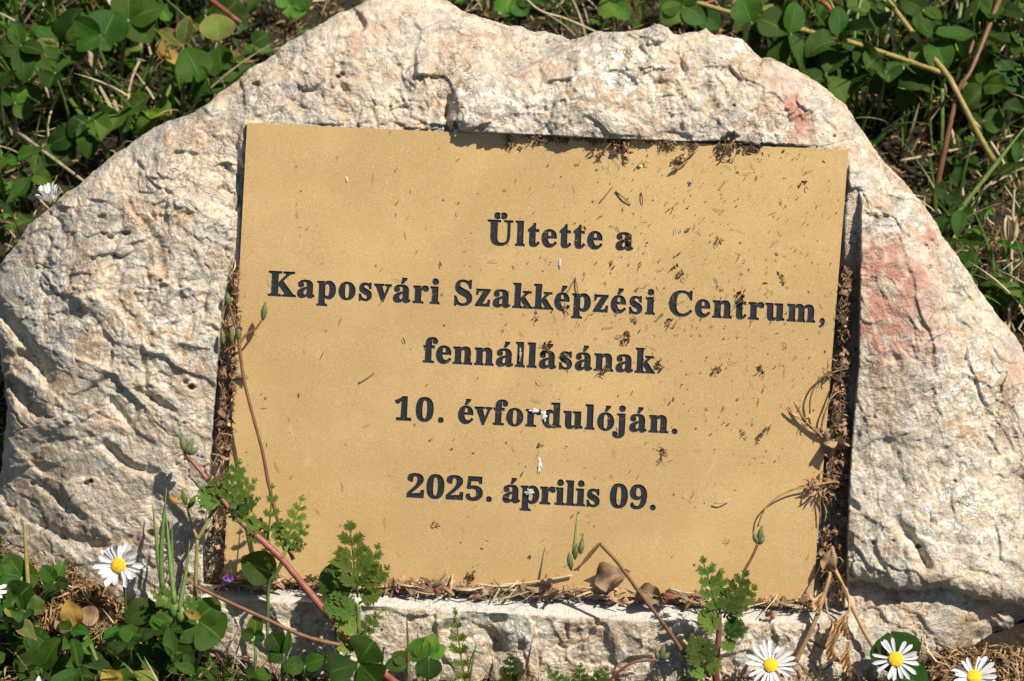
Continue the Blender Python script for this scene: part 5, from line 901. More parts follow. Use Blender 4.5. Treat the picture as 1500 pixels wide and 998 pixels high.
daisy(50, 1010, 30, 26, (.0, .6, .8), on_ground(55, 1075, 0), 'daisy barely showing at the bottom edge, far left', 16, .3)
daisy(76, 293, -76, 29, (-.2, .8, .5), on_ground(60, 352, 0), 'half closed daisy peeping over the left slope of the boulder', 18, .3, (), -.75)

# ------------------------------------------------------------------ storksbill
def pinnate(mb, base, tip, nrm_, width, n=7, cut=.85):
    """a feathery leaf: every pair of lobes is itself toothed"""
    base = np.asarray(base); tip = np.asarray(tip); d = tip - base; L = np.linalg.norm(d); t = d / L
    nn = nrm(nrm_ - t * (nrm_ @ t)); b = np.cross(nn, t); c = R(0, 1)
    tube(mb, [base, base + d * .5 + nn * L * .04, tip], [1.7, .8], 4, 6, c=c)
    def lobe(o, dr, l, w, cup):
        sd = np.cross(nn, dr); z = nn * cup * l
        mb.add([o - sd * w * .28, o + sd * w * .28, o + dr * l * .45 + sd * w * .5 + z * .3, o + dr * l + z, o + dr * l * .45 - sd * w * .5 + z * .3], [(0, 1, 2, 4), (4, 2, 3)], [(.4, 0), (.6, 0), (1, .4), (.5, 1), (0, .4)], c)
    def pinna(o, dr, l, w):
        s = np.cross(nn, dr); m_ = 3 if l > 11 * S else 2; cu = R(-.1, .3)
        lobe(o, dr, l, w * .62, cu)
        for k in range(m_):
            f = .22 + .5 * k / max(1, m_ - 1); ll = l * (.52 - .22 * k / m_) * R(.85, 1.15)
            for sg in (1, -1):
                a = math.radians(R(36, 48)); d2 = nrm(dr * math.cos(a) + s * sg * math.sin(a) + nn * R(-.1, .2)); lobe(o + dr * l * f + nn * cu * l * f * .5, d2, ll, ll * .52, R(-.1, .2))
    for i in range(n):
        f = .16 + .80 * i / (n - 1); ln = width * S * .58 * math.sin(math.pi * (f * .74 + .20)) ** .8 * R(.85, 1.1)
        o = base + d * f + nn * L * .16 * f * (1 - f)
        for sg in (1, -1):
            an = math.radians(R(42, 58)) * (1 - .25 * f); dir_ = nrm(t * math.cos(an) + b * sg * math.sin(an) + nn * R(.0, .35)); pinna(o, dir_, ln * cut / .8, ln * .5)
    pinna(tip - t * width * S * .10, t, width * S * .30, width * S * .16)
def bud(mb, P, dirx, L=22, wd=10, n=5, c=.5):
    d = nrm(vec(*dirx)); b = nrm(np.cross(d, W)); q = np.cross(b, d)
    k = 7; vs = []; 
    for i in range(k):
        f = i / (k - 1); rr = wd / 2 * S * math.sin(math.pi * (f * .86 + .06)) ** .8
        for j in range(8):
            a = j * math.pi / 4; rj = rr * (1 + .13 * (j % 2)); vs.append(P + d * L * S * f + (b * math.cos(a) + q * math.sin(a)) * rj)
    fs = [(i * 8 + j, i * 8 + (j + 1) % 8, (i + 1) * 8 + (j + 1) % 8, (i + 1) * 8 + j) for i in range(k - 1) for j in range(8)] + [tuple(range(8))[::-1], tuple(range((k - 1) * 8, k * 8))]
    mb.add(vs, fs, [(j / 8, i / (k - 1)) for i in range(k) for j in range(8)], c)
    for a in (-.5, .3, .8): tube(mb, [P + d * L * S * .9, P + d * L * S * 1.15 + b * a * 3 * S], [.7, .2], 4, 3)
def hairs(mb, P, r, n, L=5):
    P = spline(P, 60)
    for _ in range(n):
        i = random.randrange(2, 58); o = P[i]; dd = nrm(rng.normal(0, 1, 3)); o = o + dd * r * S * .8; mb.add([o - U * .25 * S, o + U * .25 * S, o + dd * R(.5, 1) * L * S], [(0, 1, 2)])
def stork(name, root, label, stems=(), leaves=(), buds=(), beaks=(), cat='storksbill', lname='leaf'):
    b = np.array(root); e = empty(name, b, label, cat)
    for pts, r, m_, hr in stems:
        P = [at(*p) for p in pts]; mb = MB(); tube(mb, P, r, 7, 6 * len(P), jit=.05)
        if hr: hairs(mb, P, np.mean(r), hr)
        mb.build('stem', M[m_], e, b)
    for x0, y0, x1, y1, wd, w0, dw, nr in leaves:
        mb = MB(); pinnate(mb, at(x0, y0, w0), at(x1, y1, w0 + dw), W + nr[0] * U + nr[1] * V, wd, 5 if wd > 30 else 4); mb.build(lname, M['stork'], e, b)
    for x, y, w, dx, dy, L, wd, *mm in buds:
        mb = MB(); bud(mb, at(x, y, w), (dx, dy, 0), L, wd, c=R(.3, .8)); mb.build('bud', M[mm[0] if mm else 'bud'], e, b)
    for pts, r in beaks:
        mb = MB(); tube(mb, [at(*p) for p in pts], r, 6, 12); mb.build('beak', M['stem_green'], e, b)
    return e
stork('storksbill', at(600, 1015, 10), 'storksbill with a thick pink stem climbing over the lower left corner of the plaque',
    stems=[([(600, 1015, 10), (560, 985, 28), (520, 945, 40), (478, 898, 48), (440, 852, 52), (412, 818, 54)], [5.6, 5.0, 5.4, 4.8], 'stem_pink', 160),
           ([(412, 818, 54), (385, 793, 54), (352, 764, 54), (326, 732, 52), (300, 698, 50), (277, 671, 46)], [5.5, 4, 3], 'stem_pink', 60),
           ([(278, 672, 46), (272, 664, 46), (268, 655, 46)], [2.6, 2.4], 'stem_pink', 0),
           ([(414, 816, 54), (420, 804, 54), (427, 795, 54)], [3, 2.4], 'stem_green', 10),
           ([(412, 818, 54), (402, 812, 50), (392, 790, 48), (386, 765, 46)], [3.4, 2.6], 'stem_green', 10),
           ([(414, 822, 54), (404, 842, 48), (394, 856, 40), (392, 900, 20), (392, 940, 5)], [3, 2.5], 'stem_green', 10)],
    leaves=[(327, 740, 350, 678, 34, 52, 10, (.2, 0)), (325, 742, 296, 722, 38, 50, 6, (0, .4)), (328, 745, 372, 706, 34, 52, 10, (-.2, .3)), (332, 752, 376, 732, 34, 52, 6, (0, .3)), (335, 758, 362, 752, 26, 50, 4, (0, .4)), (326, 738, 308, 700, 24, 50, 6, (.3, .2)),
            (392, 790, 398, 713, 30, 50, 4, (.6, 0)), (388, 775, 364, 768, 30, 48, 6, (0, .5)), (392, 792, 366, 786, 26, 50, 4, (.2, .5)), (402, 785, 412, 762, 20, 52, 4, (.2, .5)),
            (416, 800, 442, 731, 36, 54, 8, (.4, -.1)), (420, 806, 450, 772, 26, 54, 4, (0, .3)), (416, 806, 404, 770, 26, 50, 4, (0, .3)), (424, 806, 446, 798, 20, 54, 4, (0, .3))],
    buds=[(272, 664, 46, -5, -20, 26, 11), (274, 663, 46, 6, -14, 20, 9), (272, 666, 47, 3, -6, 16, 10), (276, 666, 47, 12, -8, 16, 9)])
hero_clover(at(404, 838, 22), [(-50, -22, 4, 52, dict(n=(0, .1), prof='oval', o=(0, 4, 0)))], at(410, 900, -10), 'round dark clover leaflet lying against the lower left corner of the plaque', sr=0, m='ribbed')
o_ = strand('flower_stalk', [(430, 820, 34), (412, 780, 34), (395, 716, 36), (384, 660, 38), (372, 615, 38), (358, 560, 38), (351, 512, 36), (350, 497, 36)], [3.2, 2.4, 2.6], 'stem_brown', 'long red brown flower stalk rising along the left edge of the plaque', 'flower stalk')
stork('seed_head', at(350, 505, 36), 'green and purple buds topping the long stalk left of the plaque',
    stems=[([(350, 505, 36), (360, 491, 36), (374, 482, 37), (384, 469, 38)], [1.9, 1.6], 'stem_brown', 12), ([(350, 505, 36), (345, 480, 34), (340, 462, 34), (336, 448, 34)], [1.8, 1.5], 'stem_brown', 12), ([(350, 505, 36), (340, 508, 36), (328, 516, 34)], [1.6, 1.4], 'stem_brown', 6)],
    buds=[(385, 470, 38, 3, -24, 24, 9), (336, 449, 34, -4, -20, 20, 10), (327, 505, 34, -2, -24, 22, 7), (340, 503, 35, -1, -20, 22, 7), (350, 500, 36, -1, -20, 22, 9)], beaks=[([(351, 478, 36), (352, 470, 36), (353, 461, 36)], [1.2, .8])], cat='buds')
fl = MB()
for a_ in range(5):
    an = -1.2 + a_ * .6; leaf(fl, at(351, 484, 38), at(351 + 5 * math.sin(an), 484 - 6 * math.cos(an), 40), W, 4, 'obov', .2, .1, nu=3, nv=4)
tag(fl.build('flower', M['purple'], None, at(351, 484, 38)), 'tiny purple flower among the buds left of the plaque', 'flower')
fl = MB()
for a_ in range(6): leaf(fl, at(335, 846, 6), at(335 + 10 * math.cos(a_), 848 - 5 * math.sin(a_), 8 + a_ % 3), W + .4 * V, 7, 'obov', .3, .1, nu=3, nv=4)
tag(fl.build('flower', M['purple'], None, at(335, 846, 4)), 'tiny purple flower lying in the debris at the lower left corner of the plaque', 'flower')
strand('hairy_stem', [(283, 857, 22), (330, 880, 30), (385, 905, 36), (440, 930, 40), (478, 941, 40), (500, 945, 38)], [2.6, 3, 3.6], 'stem_brown', 'thin hairy dark red stem crossing the foot of the boulder at lower left', 'stem')
stork('storksbill', at(535, 1010, 5), 'storksbill with large feathery leaves before the bottom edge of the plaque',
    stems=[([(535, 1010, 5), (530, 960, 24), (526, 920, 36), (524, 885, 44)], [5, 4, 3.2], 'stem_green', 110)],
    leaves=[(524, 875, 513, 774, 62, 48, 16, (0, .1)), (528, 870, 553, 802, 42, 50, 12, (-.2, .1)), (530, 868, 566, 833, 36, 50, 8, (-.1, .3)), (526, 884, 556, 868, 32, 46, 6, (0, .4)), (524, 900, 484, 884, 44, 44, 4, (.1, .3)),
            (528, 930, 561, 893, 26, 36, 6, (.2, .2)), (524, 930, 496, 905, 40, 40, 2, (.2, .4)), (528, 940, 548, 905, 30, 34, 8, (-.4, .2)), (524, 950, 498, 944, 30, 34, 4, (0, .6))])
hero_clover(at(492, 900, 30), [(-4, -74, -8, 52, dict(n=(.35, 0), prof='obov', fold=.3))], at(500, 980, 0), 'tall dark rounded leaf half hidden behind the large feathery leaf', sr=2)
stork('storksbill', at(1050, 1008, 10), 'storksbill with bright feathery leaves over the lower right part of the ledge',
    stems=[([(1050, 1008, 10), (1048, 975, 24), (1052, 940, 34), (1054, 900, 40)], [6, 5, 3.4], 'stem_pink', 60), ([(1040, 985, 20), (1025, 968, 34), (1010, 948, 42), (1000, 938, 44)], [5, 4, 2.8], 'stem_olive', 20),
           ([(1070, 905, 38), (1085, 862, 44), (1090, 838, 46), (1102, 815, 46), (1110, 797, 46)], [2.4, 2], 'stem_brown', 20),
           ([(1040, 990, 20), (1010, 970, 40), (990, 940, 44), (965, 905, 48), (935, 866, 50), (905, 825, 52), (878, 796, 54)], [4, 3, 2.3], 'stem_brown', 30),
           ([(878, 796, 54), (862, 813, 50), (846, 836, 44)], [1.8, 1.5], 'stem_brown', 8), ([(879, 797, 54), (860, 820, 48), (841, 836, 42)], [1.6, 1.3], 'stem_brown', 0),
           ([(885, 1005, 20), (905, 985, 30), (930, 970, 36), (965, 967, 40)], [2.2, 2], 'stem_brown', 16)],
    leaves=[(1052, 905, 1030, 822, 44, 44, 12, (.2, .1)), (1054, 900, 1058, 838, 30, 40, 8, (0, .3)), (1060, 905, 1092, 842, 44, 46, 12, (-.2, .1)), (1064, 905, 1104, 862, 38, 46, 8, (0, .3)), (1054, 925, 1028, 902, 36, 40, 4, (.1, .4)), (1062, 935, 1082, 912, 34, 38, 4, (0, .4)), (1058, 940, 1072, 948, 26, 36, 4, (0, .4)),
            (1030, 975, 1014, 936, 36, 42, 6, (.2, .2)), (1034, 974, 1042, 940, 26, 42, 6, (0, .3)), (1030, 976, 1002, 956, 26, 42, 4, (0, .5)), (1034, 984, 1052, 972, 26, 40, 4, (0, .5)), (1034, 990, 1012, 984, 24, 40, 4, (0, .5))],
    buds=[(1110, 797, 46, -7, -16, 16, 8), (1111, 797, 46, 4, -22, 24, 9), (1112, 798, 46, 7, -12, 14, 8), (837, 836, 42, -3, -20, 24, 9), (842, 820, 44, 2, -20, 22, 9), (850, 812, 44, 3, -20, 20, 9), (965, 967, 40, -4, -14, 14, 8), (968, 967, 40, 4, -20, 22, 10), (970, 967, 40, 10, -10, 14, 9)],
    beaks=[([(840, 812, 44), (843, 780, 42), (846, 746, 40)], [3, 1.6, .3]), ([(849, 798, 44), (853, 788, 44), (854, 781, 44)], [1.2, 1])])
for k, (x, y, tx, ty, wd, lab) in enumerate([(684, 1012, 667, 896, 34, 'narrow feathery storksbill leaf standing below the middle of the plaque'), (745, 1020, 748, 964, 34, 'small feathery leaf cut by the bottom edge below the middle of the plaque'), (838, 1022, 806, 984, 30, 'feathery leaf spreading left at the bottom edge, below the date'), (846, 1024, 850, 976, 32, 'upright feathery leaf at the bottom edge, between two spreading ones'), (856, 1022, 888, 980, 32, 'feathery leaf spreading right at the bottom edge, below the date'), (1010, 1024, 1000, 985, 24, 'short feathery leaf at the bottom edge left of the pink stemmed plant')]):
    b_ = at(x, y, 12); mb = MB(); pinnate(mb, b_, at(tx, ty, 36), W + R(-.3, .3) * U + .2 * V, wd, 6); tag(mb.build('storksbill_leaf', M['stork'], None, b_), lab, 'leaf', 'feathery leaves at the bottom edge')
# fruit beaks in a fan
stork('storksbill', on_ground(262, 950, 0), 'storksbill with five upright pointed green fruits before the boulder at lower left',
    stems=[([(262, 950, -20), (260, 925, 10), (258, 900, 24)], [4, 4.4], 'stem_green', 60)], leaves=[(258, 890, 226, 868, 30, 26, 6, (.1, .3)), (256, 900, 232, 905, 26, 22, 6, (.1, .3)), (262, 895, 292, 880, 26, 26, 6, (0, .4))],
    beaks=[([(240, 872, 26), (233, 828, 28), (228, 780, 28), (223, 738, 28)], [4, 3.2, .5]), ([(238, 868, 28), (236, 810, 30), (240, 760, 30), (244, 714, 30)], [4.2, 3.4, .5]), ([(256, 885, 28), (251, 840, 30), (247, 795, 30), (243, 748, 30)], [4, 3.2, .5]), ([(257, 886, 27), (252, 840, 28), (252, 800, 28), (252, 762, 28)], [3.4, 2.8, .4]), ([(262, 896, 28), (268, 862, 30), (274, 828, 30), (278, 792, 30)], [4, 2.8, .4])],
    buds=[(240, 892, 24, 0, -28, 30, 18, 'stem_green'), (255, 905, 24, 1, -26, 28, 16, 'stem_green'), (264, 912, 24, 2, -24, 28, 15, 'stem_green')])
stork('weed', on_ground(286, 930, 0), 'slender yellow green weed with tiny buds at the lower left of the plaque',
    stems=[([(286, 930, -30), (286, 870, 10), (289, 790, 26)], [4, 3.4, 2.6], 'stem_olive', 30), ([(289, 790, 26), (280, 765, 28), (273, 740, 28)], [2.4, 1.6], 'stem_olive', 10), ([(289, 790, 26), (300, 772, 28), (312, 748, 28)], [3, 2.4], 'stem_olive', 10)],
    buds=[(273, 740, 28, -4, -14, 20, 9, 'clover_bright'), (276, 745, 28, 8, -14, 20, 9, 'clover_bright'), (262, 738, 28, -6, -4, 16, 8, 'clover_yellow'), (312, 752, 28, 4, -14, 18, 9, 'clover_sick')], cat='weed')
# clovers and broad leaves at the foot
LW = lambda x, y, h: on_ground(x, y, h)
hero_clover(at(525, 972, 46), [(22, -34, 8, 60, dict(prof='heart', n=(-.1, .2))), (-44, 14, 4, 56, dict(prof='heart', n=(.2, .2))), (28, 30, 4, 62, dict(prof='heart', n=(-.1, -.2))), ], at(520, 1020, 5), 'large green clover with heart shaped leaflets at the bottom below the pink stem', m='clover', sr=3)
hero_clover(at(416, 958, 40), [(-20, -30, 4, 34, dict(prof='heart', m='clover')), (-24, 6, 2, 26, dict(m='clover', n=(0, .6))), (8, -36, 6, 14, dict(n=(.8, 0), fold=.5))], at(414, 1005, 5), 'clover with round leaflets at the foot of the boulder, left of the heart leaved one')
hero_clover(at(446, 975, 36), [(-32, 0, 2, 28, dict(n=(0, .2))), (30, -10, 4, 28, dict(n=(0, .4)))], at(448, 1010, 5), 'small clover with two rounded leaflets between the hairy stem and the bottom edge', m='clover')
hero_clover(at(372, 932, 30), [(4, -32, 2, 24, dict(m='clover_bright')), (-18, -6, 2, 22, {}), (16, 2, 2, 22, {})], at(372, 1000, 0), 'thin stalked small clover before the ledge under the left end of the plaque')
hero_clover(at(598, 968, 24), [(-24, -10, 4, 22, dict(m='clover_bright')), (28, -34, 4, 30, dict(m='clover_bright')), (-34, 8, 2, 24, dict(m='clover'))], at(600, 1010, 5), 'fresh yellow green clover low between the two feathery leaves')
hero_clover(at(628, 962, 24), [(8, -34, 4, 26, dict(m='clover_bright')), (24, -16, 4, 24, dict(m='clover_bright')), (-20, -26, 2, 28, dict(m='clover_bright')), (0, 34, 0, 40, {})], at(628, 1010, 5), 'fresh green clover beside brown stems below the middle of the plaque')
strand('green_stalk', [(598, 1012, 20), (598, 960, 24), (596, 908, 26)], [3, 2.4, 1], 'stem_brown', 'upright thin brown green stalk below the plaque, left of a matching one', 'stalk')
strand('green_stalk', [(613, 1012, 20), (612, 960, 24), (612, 924, 26)], [3, 2.4, 1], 'stem_olive', 'upright thin olive stalk beside the brown green one below the plaque', 'stalk')
hero_clover(at(288, 908, 10), [(34, -28, 6, 44, dict(m='ribbed')), (38, 28, 8, 66, dict(m='ribbed', prof='obov', n=(.1, .1))), (-30, 30, 6, 46, dict(m='ribbed', n=(-.2, 0))), (-2, 44, 2, 50, dict(m='ribbed'))], LW(286, 985, 0), 'big ribbed dark leaves in front of the boulder at lower left', m='ribbed', sr=3)
hero_clover(at(228, 884, 0), [(-46, 26, 4, 40, dict(n=(.1, .4))), (-4, 46, 6, 46, dict(m='clover', n=(-.3, 0))), (30, 34, 2, 40, {})], LW(226, 960, 0), 'dark clover with spread leaflets under the fan of pointed fruits', m='clover', sr=3)
hero_clover(at(192, 958, 6), [(-36, -36, 8, 40, dict(m='clover_sick', n=(.5, .2), fold=.5)), (40, 10, 6, 38, {}), (-6, 40, 2, 46, {})], LW(196, 1010, 0), 'broad folded pale green leaf below the open daisy')
hero_clover(at(250, 948, 12), [(-34, 14, 6, 36, {}), (30, 36, 6, 50, dict(m='ribbed')), (-6, 42, 2, 44, {})], LW(250, 1010, 0), 'dark leafy clover at the bottom below the ribbed leaves', m='clover')
hero_clover(at(60, 980, 30), [(28, -46, 8, 38, dict(n=(-.5, 0), prof='oval')), (-40, -10, 4, 44, {}), (42, 6, 4, 30, {})], LW(60, 1040, 0), 'clover with one upright pointed leaflet in the lower left corner', m='clover')
hero_clover(at(22, 880, -10), [(24, -24, 6, 50, dict(n=(0, .2))), (-34, 4, 2, 44, {}), (18, 40, 4, 46, dict(m='clover'))], LW(20, 960, 0), 'dark clover overlapping the far left foot of the boulder', m='clover')
hero_clover(at(32, 845, -20), [(-36, -6, 6, 56, dict(m='clover', n=(0, .3))), (-24, -34, 2, 36, dict(m='clover_bright')), (26, -2, 2, 40, dict(m='clover'))], LW(30, 930, 0), 'broad leaved clover at the left edge above the cut off daisy')
hero_clover(at(40, 925, 0), [(-40, -14, 4, 44, {}), (-6, 42, 4, 40, {}), (36, 22, 4, 34, dict(m='clover_pale'))], LW(40, 990, 0), 'dark clover patch leaf left of the yellow leaf', m='clover')
hero_clover(at(80, 852, -30), [(-18, -24, 4, 26, dict(m='clover')), (14, -30, 4, 22, dict(m='clover_bright')), (22, 4, 4, 20, dict(m='clover')), (-12, 20, 2, 24, dict(m='clover'))], LW(80, 905, 0), 'small fresh clover on the brown litter left of the open daisy')
hero_clover(at(115, 975, 20), [(-34, 4, 4, 36, {}), (10, 32, 4, 44, {}), (36, -14, 4, 36, dict(m='clover'))], LW(115, 1030, 0), 'clover at the bottom edge left of the yellow hairy stalk', m='clover')
strand('green_stalk', [(42, 900, -20), (41, 860, -16), (38, 810, -14), (35, 762, -12)], [3.6, 3.4, 2], 'stem_olive', 'olive stalk standing before the far left foot of the boulder', 'stalk')
strand('hairy_stem', [(150, 998, 40), (142, 970, 38), (132, 944, 36)], [5, 3.6, 3], 'stem_green', 'hairy yellow green stalk end below the yellow leaf', 'stalk')
for x0, y0, x1, y1, wd, w_, mm, lab in ((112, 918, 98, 880, 34, 0, 'clover_yellow', 'curled yellow leaf on the litter at lower left'), (96, 930, 90, 895, 26, -4, 'dry_leaf', 'tan dry leaf behind the curled yellow leaf'), (145, 905, 115, 898, 30, -6, 'dry_leaf', 'brown dry leaf touching the curled yellow leaf'), (62, 900, 44, 872, 26, -20, 'clover_sick', 'small pink rimmed leaf at lower left'), (176, 1008, 150, 980, 34, 42, 'clover_yellow', 'yellow fading leaf at the bottom edge, lower left'), (1352, 994, 1322, 962, 84, 20, 'clover', ''), (295, 905, 270, 896, 14, 28, 'clover_yellow', 'tiny yellow orange leaf right of the pointed fruits')):
    if not lab: continue
    mb = MB(); b_ = at(x0, y0, w_); leaf(mb, b_, at(x1, y1, w_ + 8), W + R(-.4, .4) * U, wd, 'oval', .3, .2, .25); tag(mb.build('leaf_scrap', M[mm], None, b_), lab, 'leaf')
hero_clover(at(1316, 992, 20), [(-16, -66, 4, 78, dict(prof='obov', n=(.1, .1), fold=.1, o=(4, 0, 0))), (44, 14, 2, 60, dict(n=(-.2, .2), fold=.1))], LW(1318, 1040, 0), 'two smooth round dark green leaflets behind the daisy at lower right', sr=2.5, m='clover')

# ------------------------------------------------------------------ dried plants
def scrap(name, x, y, w, r, label, n=7, m_='dry_leaf', cat='dried scrap', group=None, flat=.5):
    mb = MB(); c = at(x, y, w)
    for _ in range(n):
        o = c + vec(R(-r, r) * .5, R(-r, r) * .5, R(0, 1) * r * flat * .4); d = vec(R(-1, 1), R(-1, 1), R(-.2, .6)); d = nrm(d) * r * R(.5, 1.1) * S
        if R(0, 1) < .5: tube(mb, [o, o + d * .5 + vec(R(-2, 2), R(-2, 2), R(0, 3)), o + d], [R(.6, 1.2), .4], 4, 6)
        else: leaf(mb, o, o + d * .8, W + R(-1, 1) * U + R(-1, 1) * V, r * R(.3, .6), 'oval', R(.2, .8), R(-.3, .3), .5, nu=3, nv=5)
    return tag(mb.build(name, M[m_], None, c), label, cat, group)
def flake(x0, y0, x1, y1, wd, z, m_, label, cat='dry leaf', nm='dry_leaf', curl=.3, nr=(0, 0)):
    mb = MB(); c = at(x0, y0, z); leaf(mb, c, at(x1, y1, z + R(2, 8)), W + nr[0] * U + nr[1] * V, wd, 'lance', R(.5, 1.1), curl, .8, nu=8, nv=10, thick=.5, twist=R(-.9, .9)); return tag(mb.build(nm, M[m_], None, c), label, cat)
zz = lambda y, h: W0(y) + h
flake(1200, 660, 1246, 648, 34, zz(655, 8), 'dry_leaf', 'curled tan leaf stuck in the gap right of the plaque, below the lettering', nr=(.2, .6))
flake(1206, 640, 1240, 655, 28, zz(645, 4), 'dry_leaf', 'darker brown leaf tucked above the curled tan leaf in the right gap', nr=(-.4, .4))
flake(1212, 628, 1236, 642, 18, zz(635, 7), 'clover_sick', 'greenish dried leaf scrap in the gap right of the plaque', nr=(.2, -.4))
flake(872, 856, 925, 838, 40, zz(848, 8), 'dry_leaf', 'large pale brown leaf leaning on the bottom edge of the plaque', curl=-.1, nr=(-.2, .3))
flake(935, 862, 972, 884, 30, zz(872, 8), 'dry_leaf', 'reddish tan leaf scrap behind the thin bent stalk at the bottom of the plaque', nr=(0, .5))
flake(968, 882, 992, 870, 16, zz(876, 10), 'stem_pink', 'small rusty red leaf scrap at the bottom edge of the plaque', nr=(0, .4))
flake(1208, 838, 1216, 806, 22, zz(820, 6), 'dry_leaf', 'narrow dusty leaf above the dried pods in the right gap', nr=(.4, 0))
flake(342, 560, 346, 532, 24, zz(545, 6), 'dry_leaf', 'round tan dried leaf in the gap left of the plaque', curl=.6, nr=(.5, 0))
flake(1120, 902, 1142, 898, 15, zz(900, 20), 'dry_leaf', 'tiny brown leaf bit lying on the ledge below the plaque')
for k, (x0, y0, x1, y1, r, lab) in enumerate([(625, 860, 655, 838, 2.2, 'short straw propped at the bottom edge of the plaque, left end'), (640, 862, 658, 845, 2.6, 'pale broken straw beside the propped one at the bottom edge'), (608, 856, 552, 852, 2, 'straw lying along the bottom left edge of the plaque'), (730, 858, 838, 843, 2.4, 'long pale straw lying along the bottom edge of the plaque'), (735, 864, 790, 862, 2, 'shorter straw lying just under the long pale one'), (1046, 737, 1070, 732, 1, 'tiny loose straw lying on the plaque right of the date'), (700, 856, 750, 858, 1.8, 'straw between two debris clumps below the plaque'), (980, 862, 1020, 870, 2.4, 'stubby straw in the debris right of the tan leaf'), (1180, 870, 1206, 820, 1.6, 'dark straw leaning at the lower right corner of the plaque')]):
    strand('straw', [(x0, y0, zz(y0, 5)), ((x0 + x1) / 2, (y0 + y1) / 2 + 2, zz(y0, 8)), (x1, y1, zz(y1, 6))], [r, r * .8], 'straw', lab, 'straw')
# dried pods hanging at the lower right
mb = MB(); b_ = at(1216, 836, zz(836, 8)); pd = empty('dried_pods', b_, 'dried stalk with twisted golden pods hanging over the ledge at lower right', 'dried plant')
for pts, r in (([(1216, 836, 0), (1212, 856, 14), (1196, 905, 34), (1180, 940, 36), (1164, 972, 34)], [3.4, 3.2, 3.6, 4]), ([(1214, 840, 2), (1209, 866, 16), (1211, 892, 34), (1217, 908, 40)], [1.8, 1.5]), ([(1222, 834, 0), (1238, 862, 22), (1244, 880, 30), (1244, 896, 38)], [2, 1.6]), ([(1222, 832, 0), (1236, 862, 12), (1258, 910, 24), (1280, 950, 26)], [3.2, 3]), ([(1218, 800, 0), (1222, 820, 4), (1218, 836, 2)], [3, 5, 4])):
    mb = MB(); tube(mb, [at(x, y, zz(y, w)) for x, y, w in pts], r, 7, 18, jit=.1); mb.build('stalk', M['pod'], pd, b_)
for cx_, pts in ((1, [(1206, 868, 26), (1196, 884, 34), (1200, 900, 38)]), (1, [(1217, 906, 40), (1224, 925, 46), (1216, 945, 46), (1214, 968, 42)]), (1, [(1214, 950, 44), (1222, 966, 42), (1226, 970, 40)]), (1, [(1244, 894, 38), (1233, 908, 44), (1236, 925, 44), (1244, 938, 42)]), (1, [(1243, 940, 42), (1238, 958, 46), (1240, 978, 44), (1246, 994, 40)])):
    P = spline([at(x, y, zz(y, w)) for x, y, w in pts], 16); mb = MB()
    for s_ in range(3):
        off = (s_ - 1) * 2.6
        for i in range(len(P) - 1):
            a0 = i * .42 + s_ * 2.1; a1 = (i + 1) * .42 + s_ * 2.1; w0 = 6.5 * math.sin(math.pi * (i + .35) / len(P)) + 1.4; w1 = 6.5 * math.sin(math.pi * (i + 1.35) / len(P)) + 1.4
            d0 = vec(math.cos(a0) * w0, 0, math.sin(a0) * w0); d1 = vec(math.cos(a1) * w1, 0, math.sin(a1) * w1)
            mb.add([P[i] - d0, P[i] + d0, P[i + 1] + d1, P[i + 1] - d1], [(0, 1, 2, 3)], None, .2 + .3 * s_)
    mb.build('pod', M['pod'], pd, b_)
# dried flower heads and stalks of the right gap
def dried(name, label, stalks, cl, m_='moss'):
    b0 = at(stalks[0][0][0][0], stalks[0][0][0][1], zz(stalks[0][0][0][1], stalks[0][0][0][2])); e = empty(name, b0, label, 'dried plant')
    for pts, r in stalks:
        mb = MB(); tube(mb, [at(x, y, zz(y, w)) for x, y, w in pts], r, 5, 14, jit=.15); mb.build('stalk', M['litter'], e, b0)
    for x, y, w, r, n in cl:
        mb = MB()
        for _ in range(n):
            o = at(x + R(-r, r) * .5, y + R(-r, r) * .5, zz(y, w)); d = nrm(vec(R(-1, 1), R(-.7, 1), R(-.3, .9))) * r * R(.5, 1.1) * S
            if R(0, 1) < .6: tube(mb, [o, o + d * .5 + vec(R(-2, 2), R(-2, 2), R(0, 2)), o + d], [R(.7, 1.5), .5], 4, 5)
            else: leaf(mb, o, o + d, W + R(-1, 1) * U, r * R(.2, .45), 'oval', .5, .2, .4, nu=3, nv=4)
        mb.build('tuft', M[m_], e, b0)
dried('dried_weed', 'branching dried weed reaching from the right gap onto the plaque beside the last lines',
    [([(1206, 642, 4), (1194, 630, 8), (1178, 614, 10), (1168, 598, 10), (1163, 588, 10)], [3.2, 2.4, 1.2]), ([(1190, 628, 8), (1174, 614, 9), (1160, 606, 8), (1152, 598, 8)], [2.2, 1.2]), ([(1202, 636, 5), (1206, 612, 10), (1214, 590, 10), (1222, 566, 8)], [1.8, 1.2]), ([(1186, 606, 8), (1188, 580, 12), (1200, 556, 12), (1222, 545, 8), (1242, 540, 4)], [1.2, 1.6, 1.4])],
    [(1182, 618, 8, 9, 8), (1200, 635, 4, 10, 8), (1216, 548, 6, 12, 8), (1210, 552, 8, 8, 4), (1226, 574, 0, 16, 14)])
dried('dried_weed', 'dried brown flower head with hanging stalks at the lower right side of the plaque',
    [([(1240, 712, 0), (1224, 706, 8), (1210, 708, 10), (1190, 712, 10)], [2, 1.6]), ([(1186, 713, 10), (1160, 718, 12), (1134, 732, 12), (1118, 750, 12), (1110, 772, 8)], [1.4, 1.1]), ([(1200, 730, 8), (1202, 748, 8), (1201, 768, 6)], [1.2, 1]), ([(1204, 730, 8), (1210, 750, 8), (1208, 764, 6)], [1.2, 1])],
    [(1192, 708, 8, 16, 16), (1200, 722, 8, 14, 14), (1216, 712, 4, 14, 14), (1208, 692, 4, 10, 5)], 'dry_leaf')
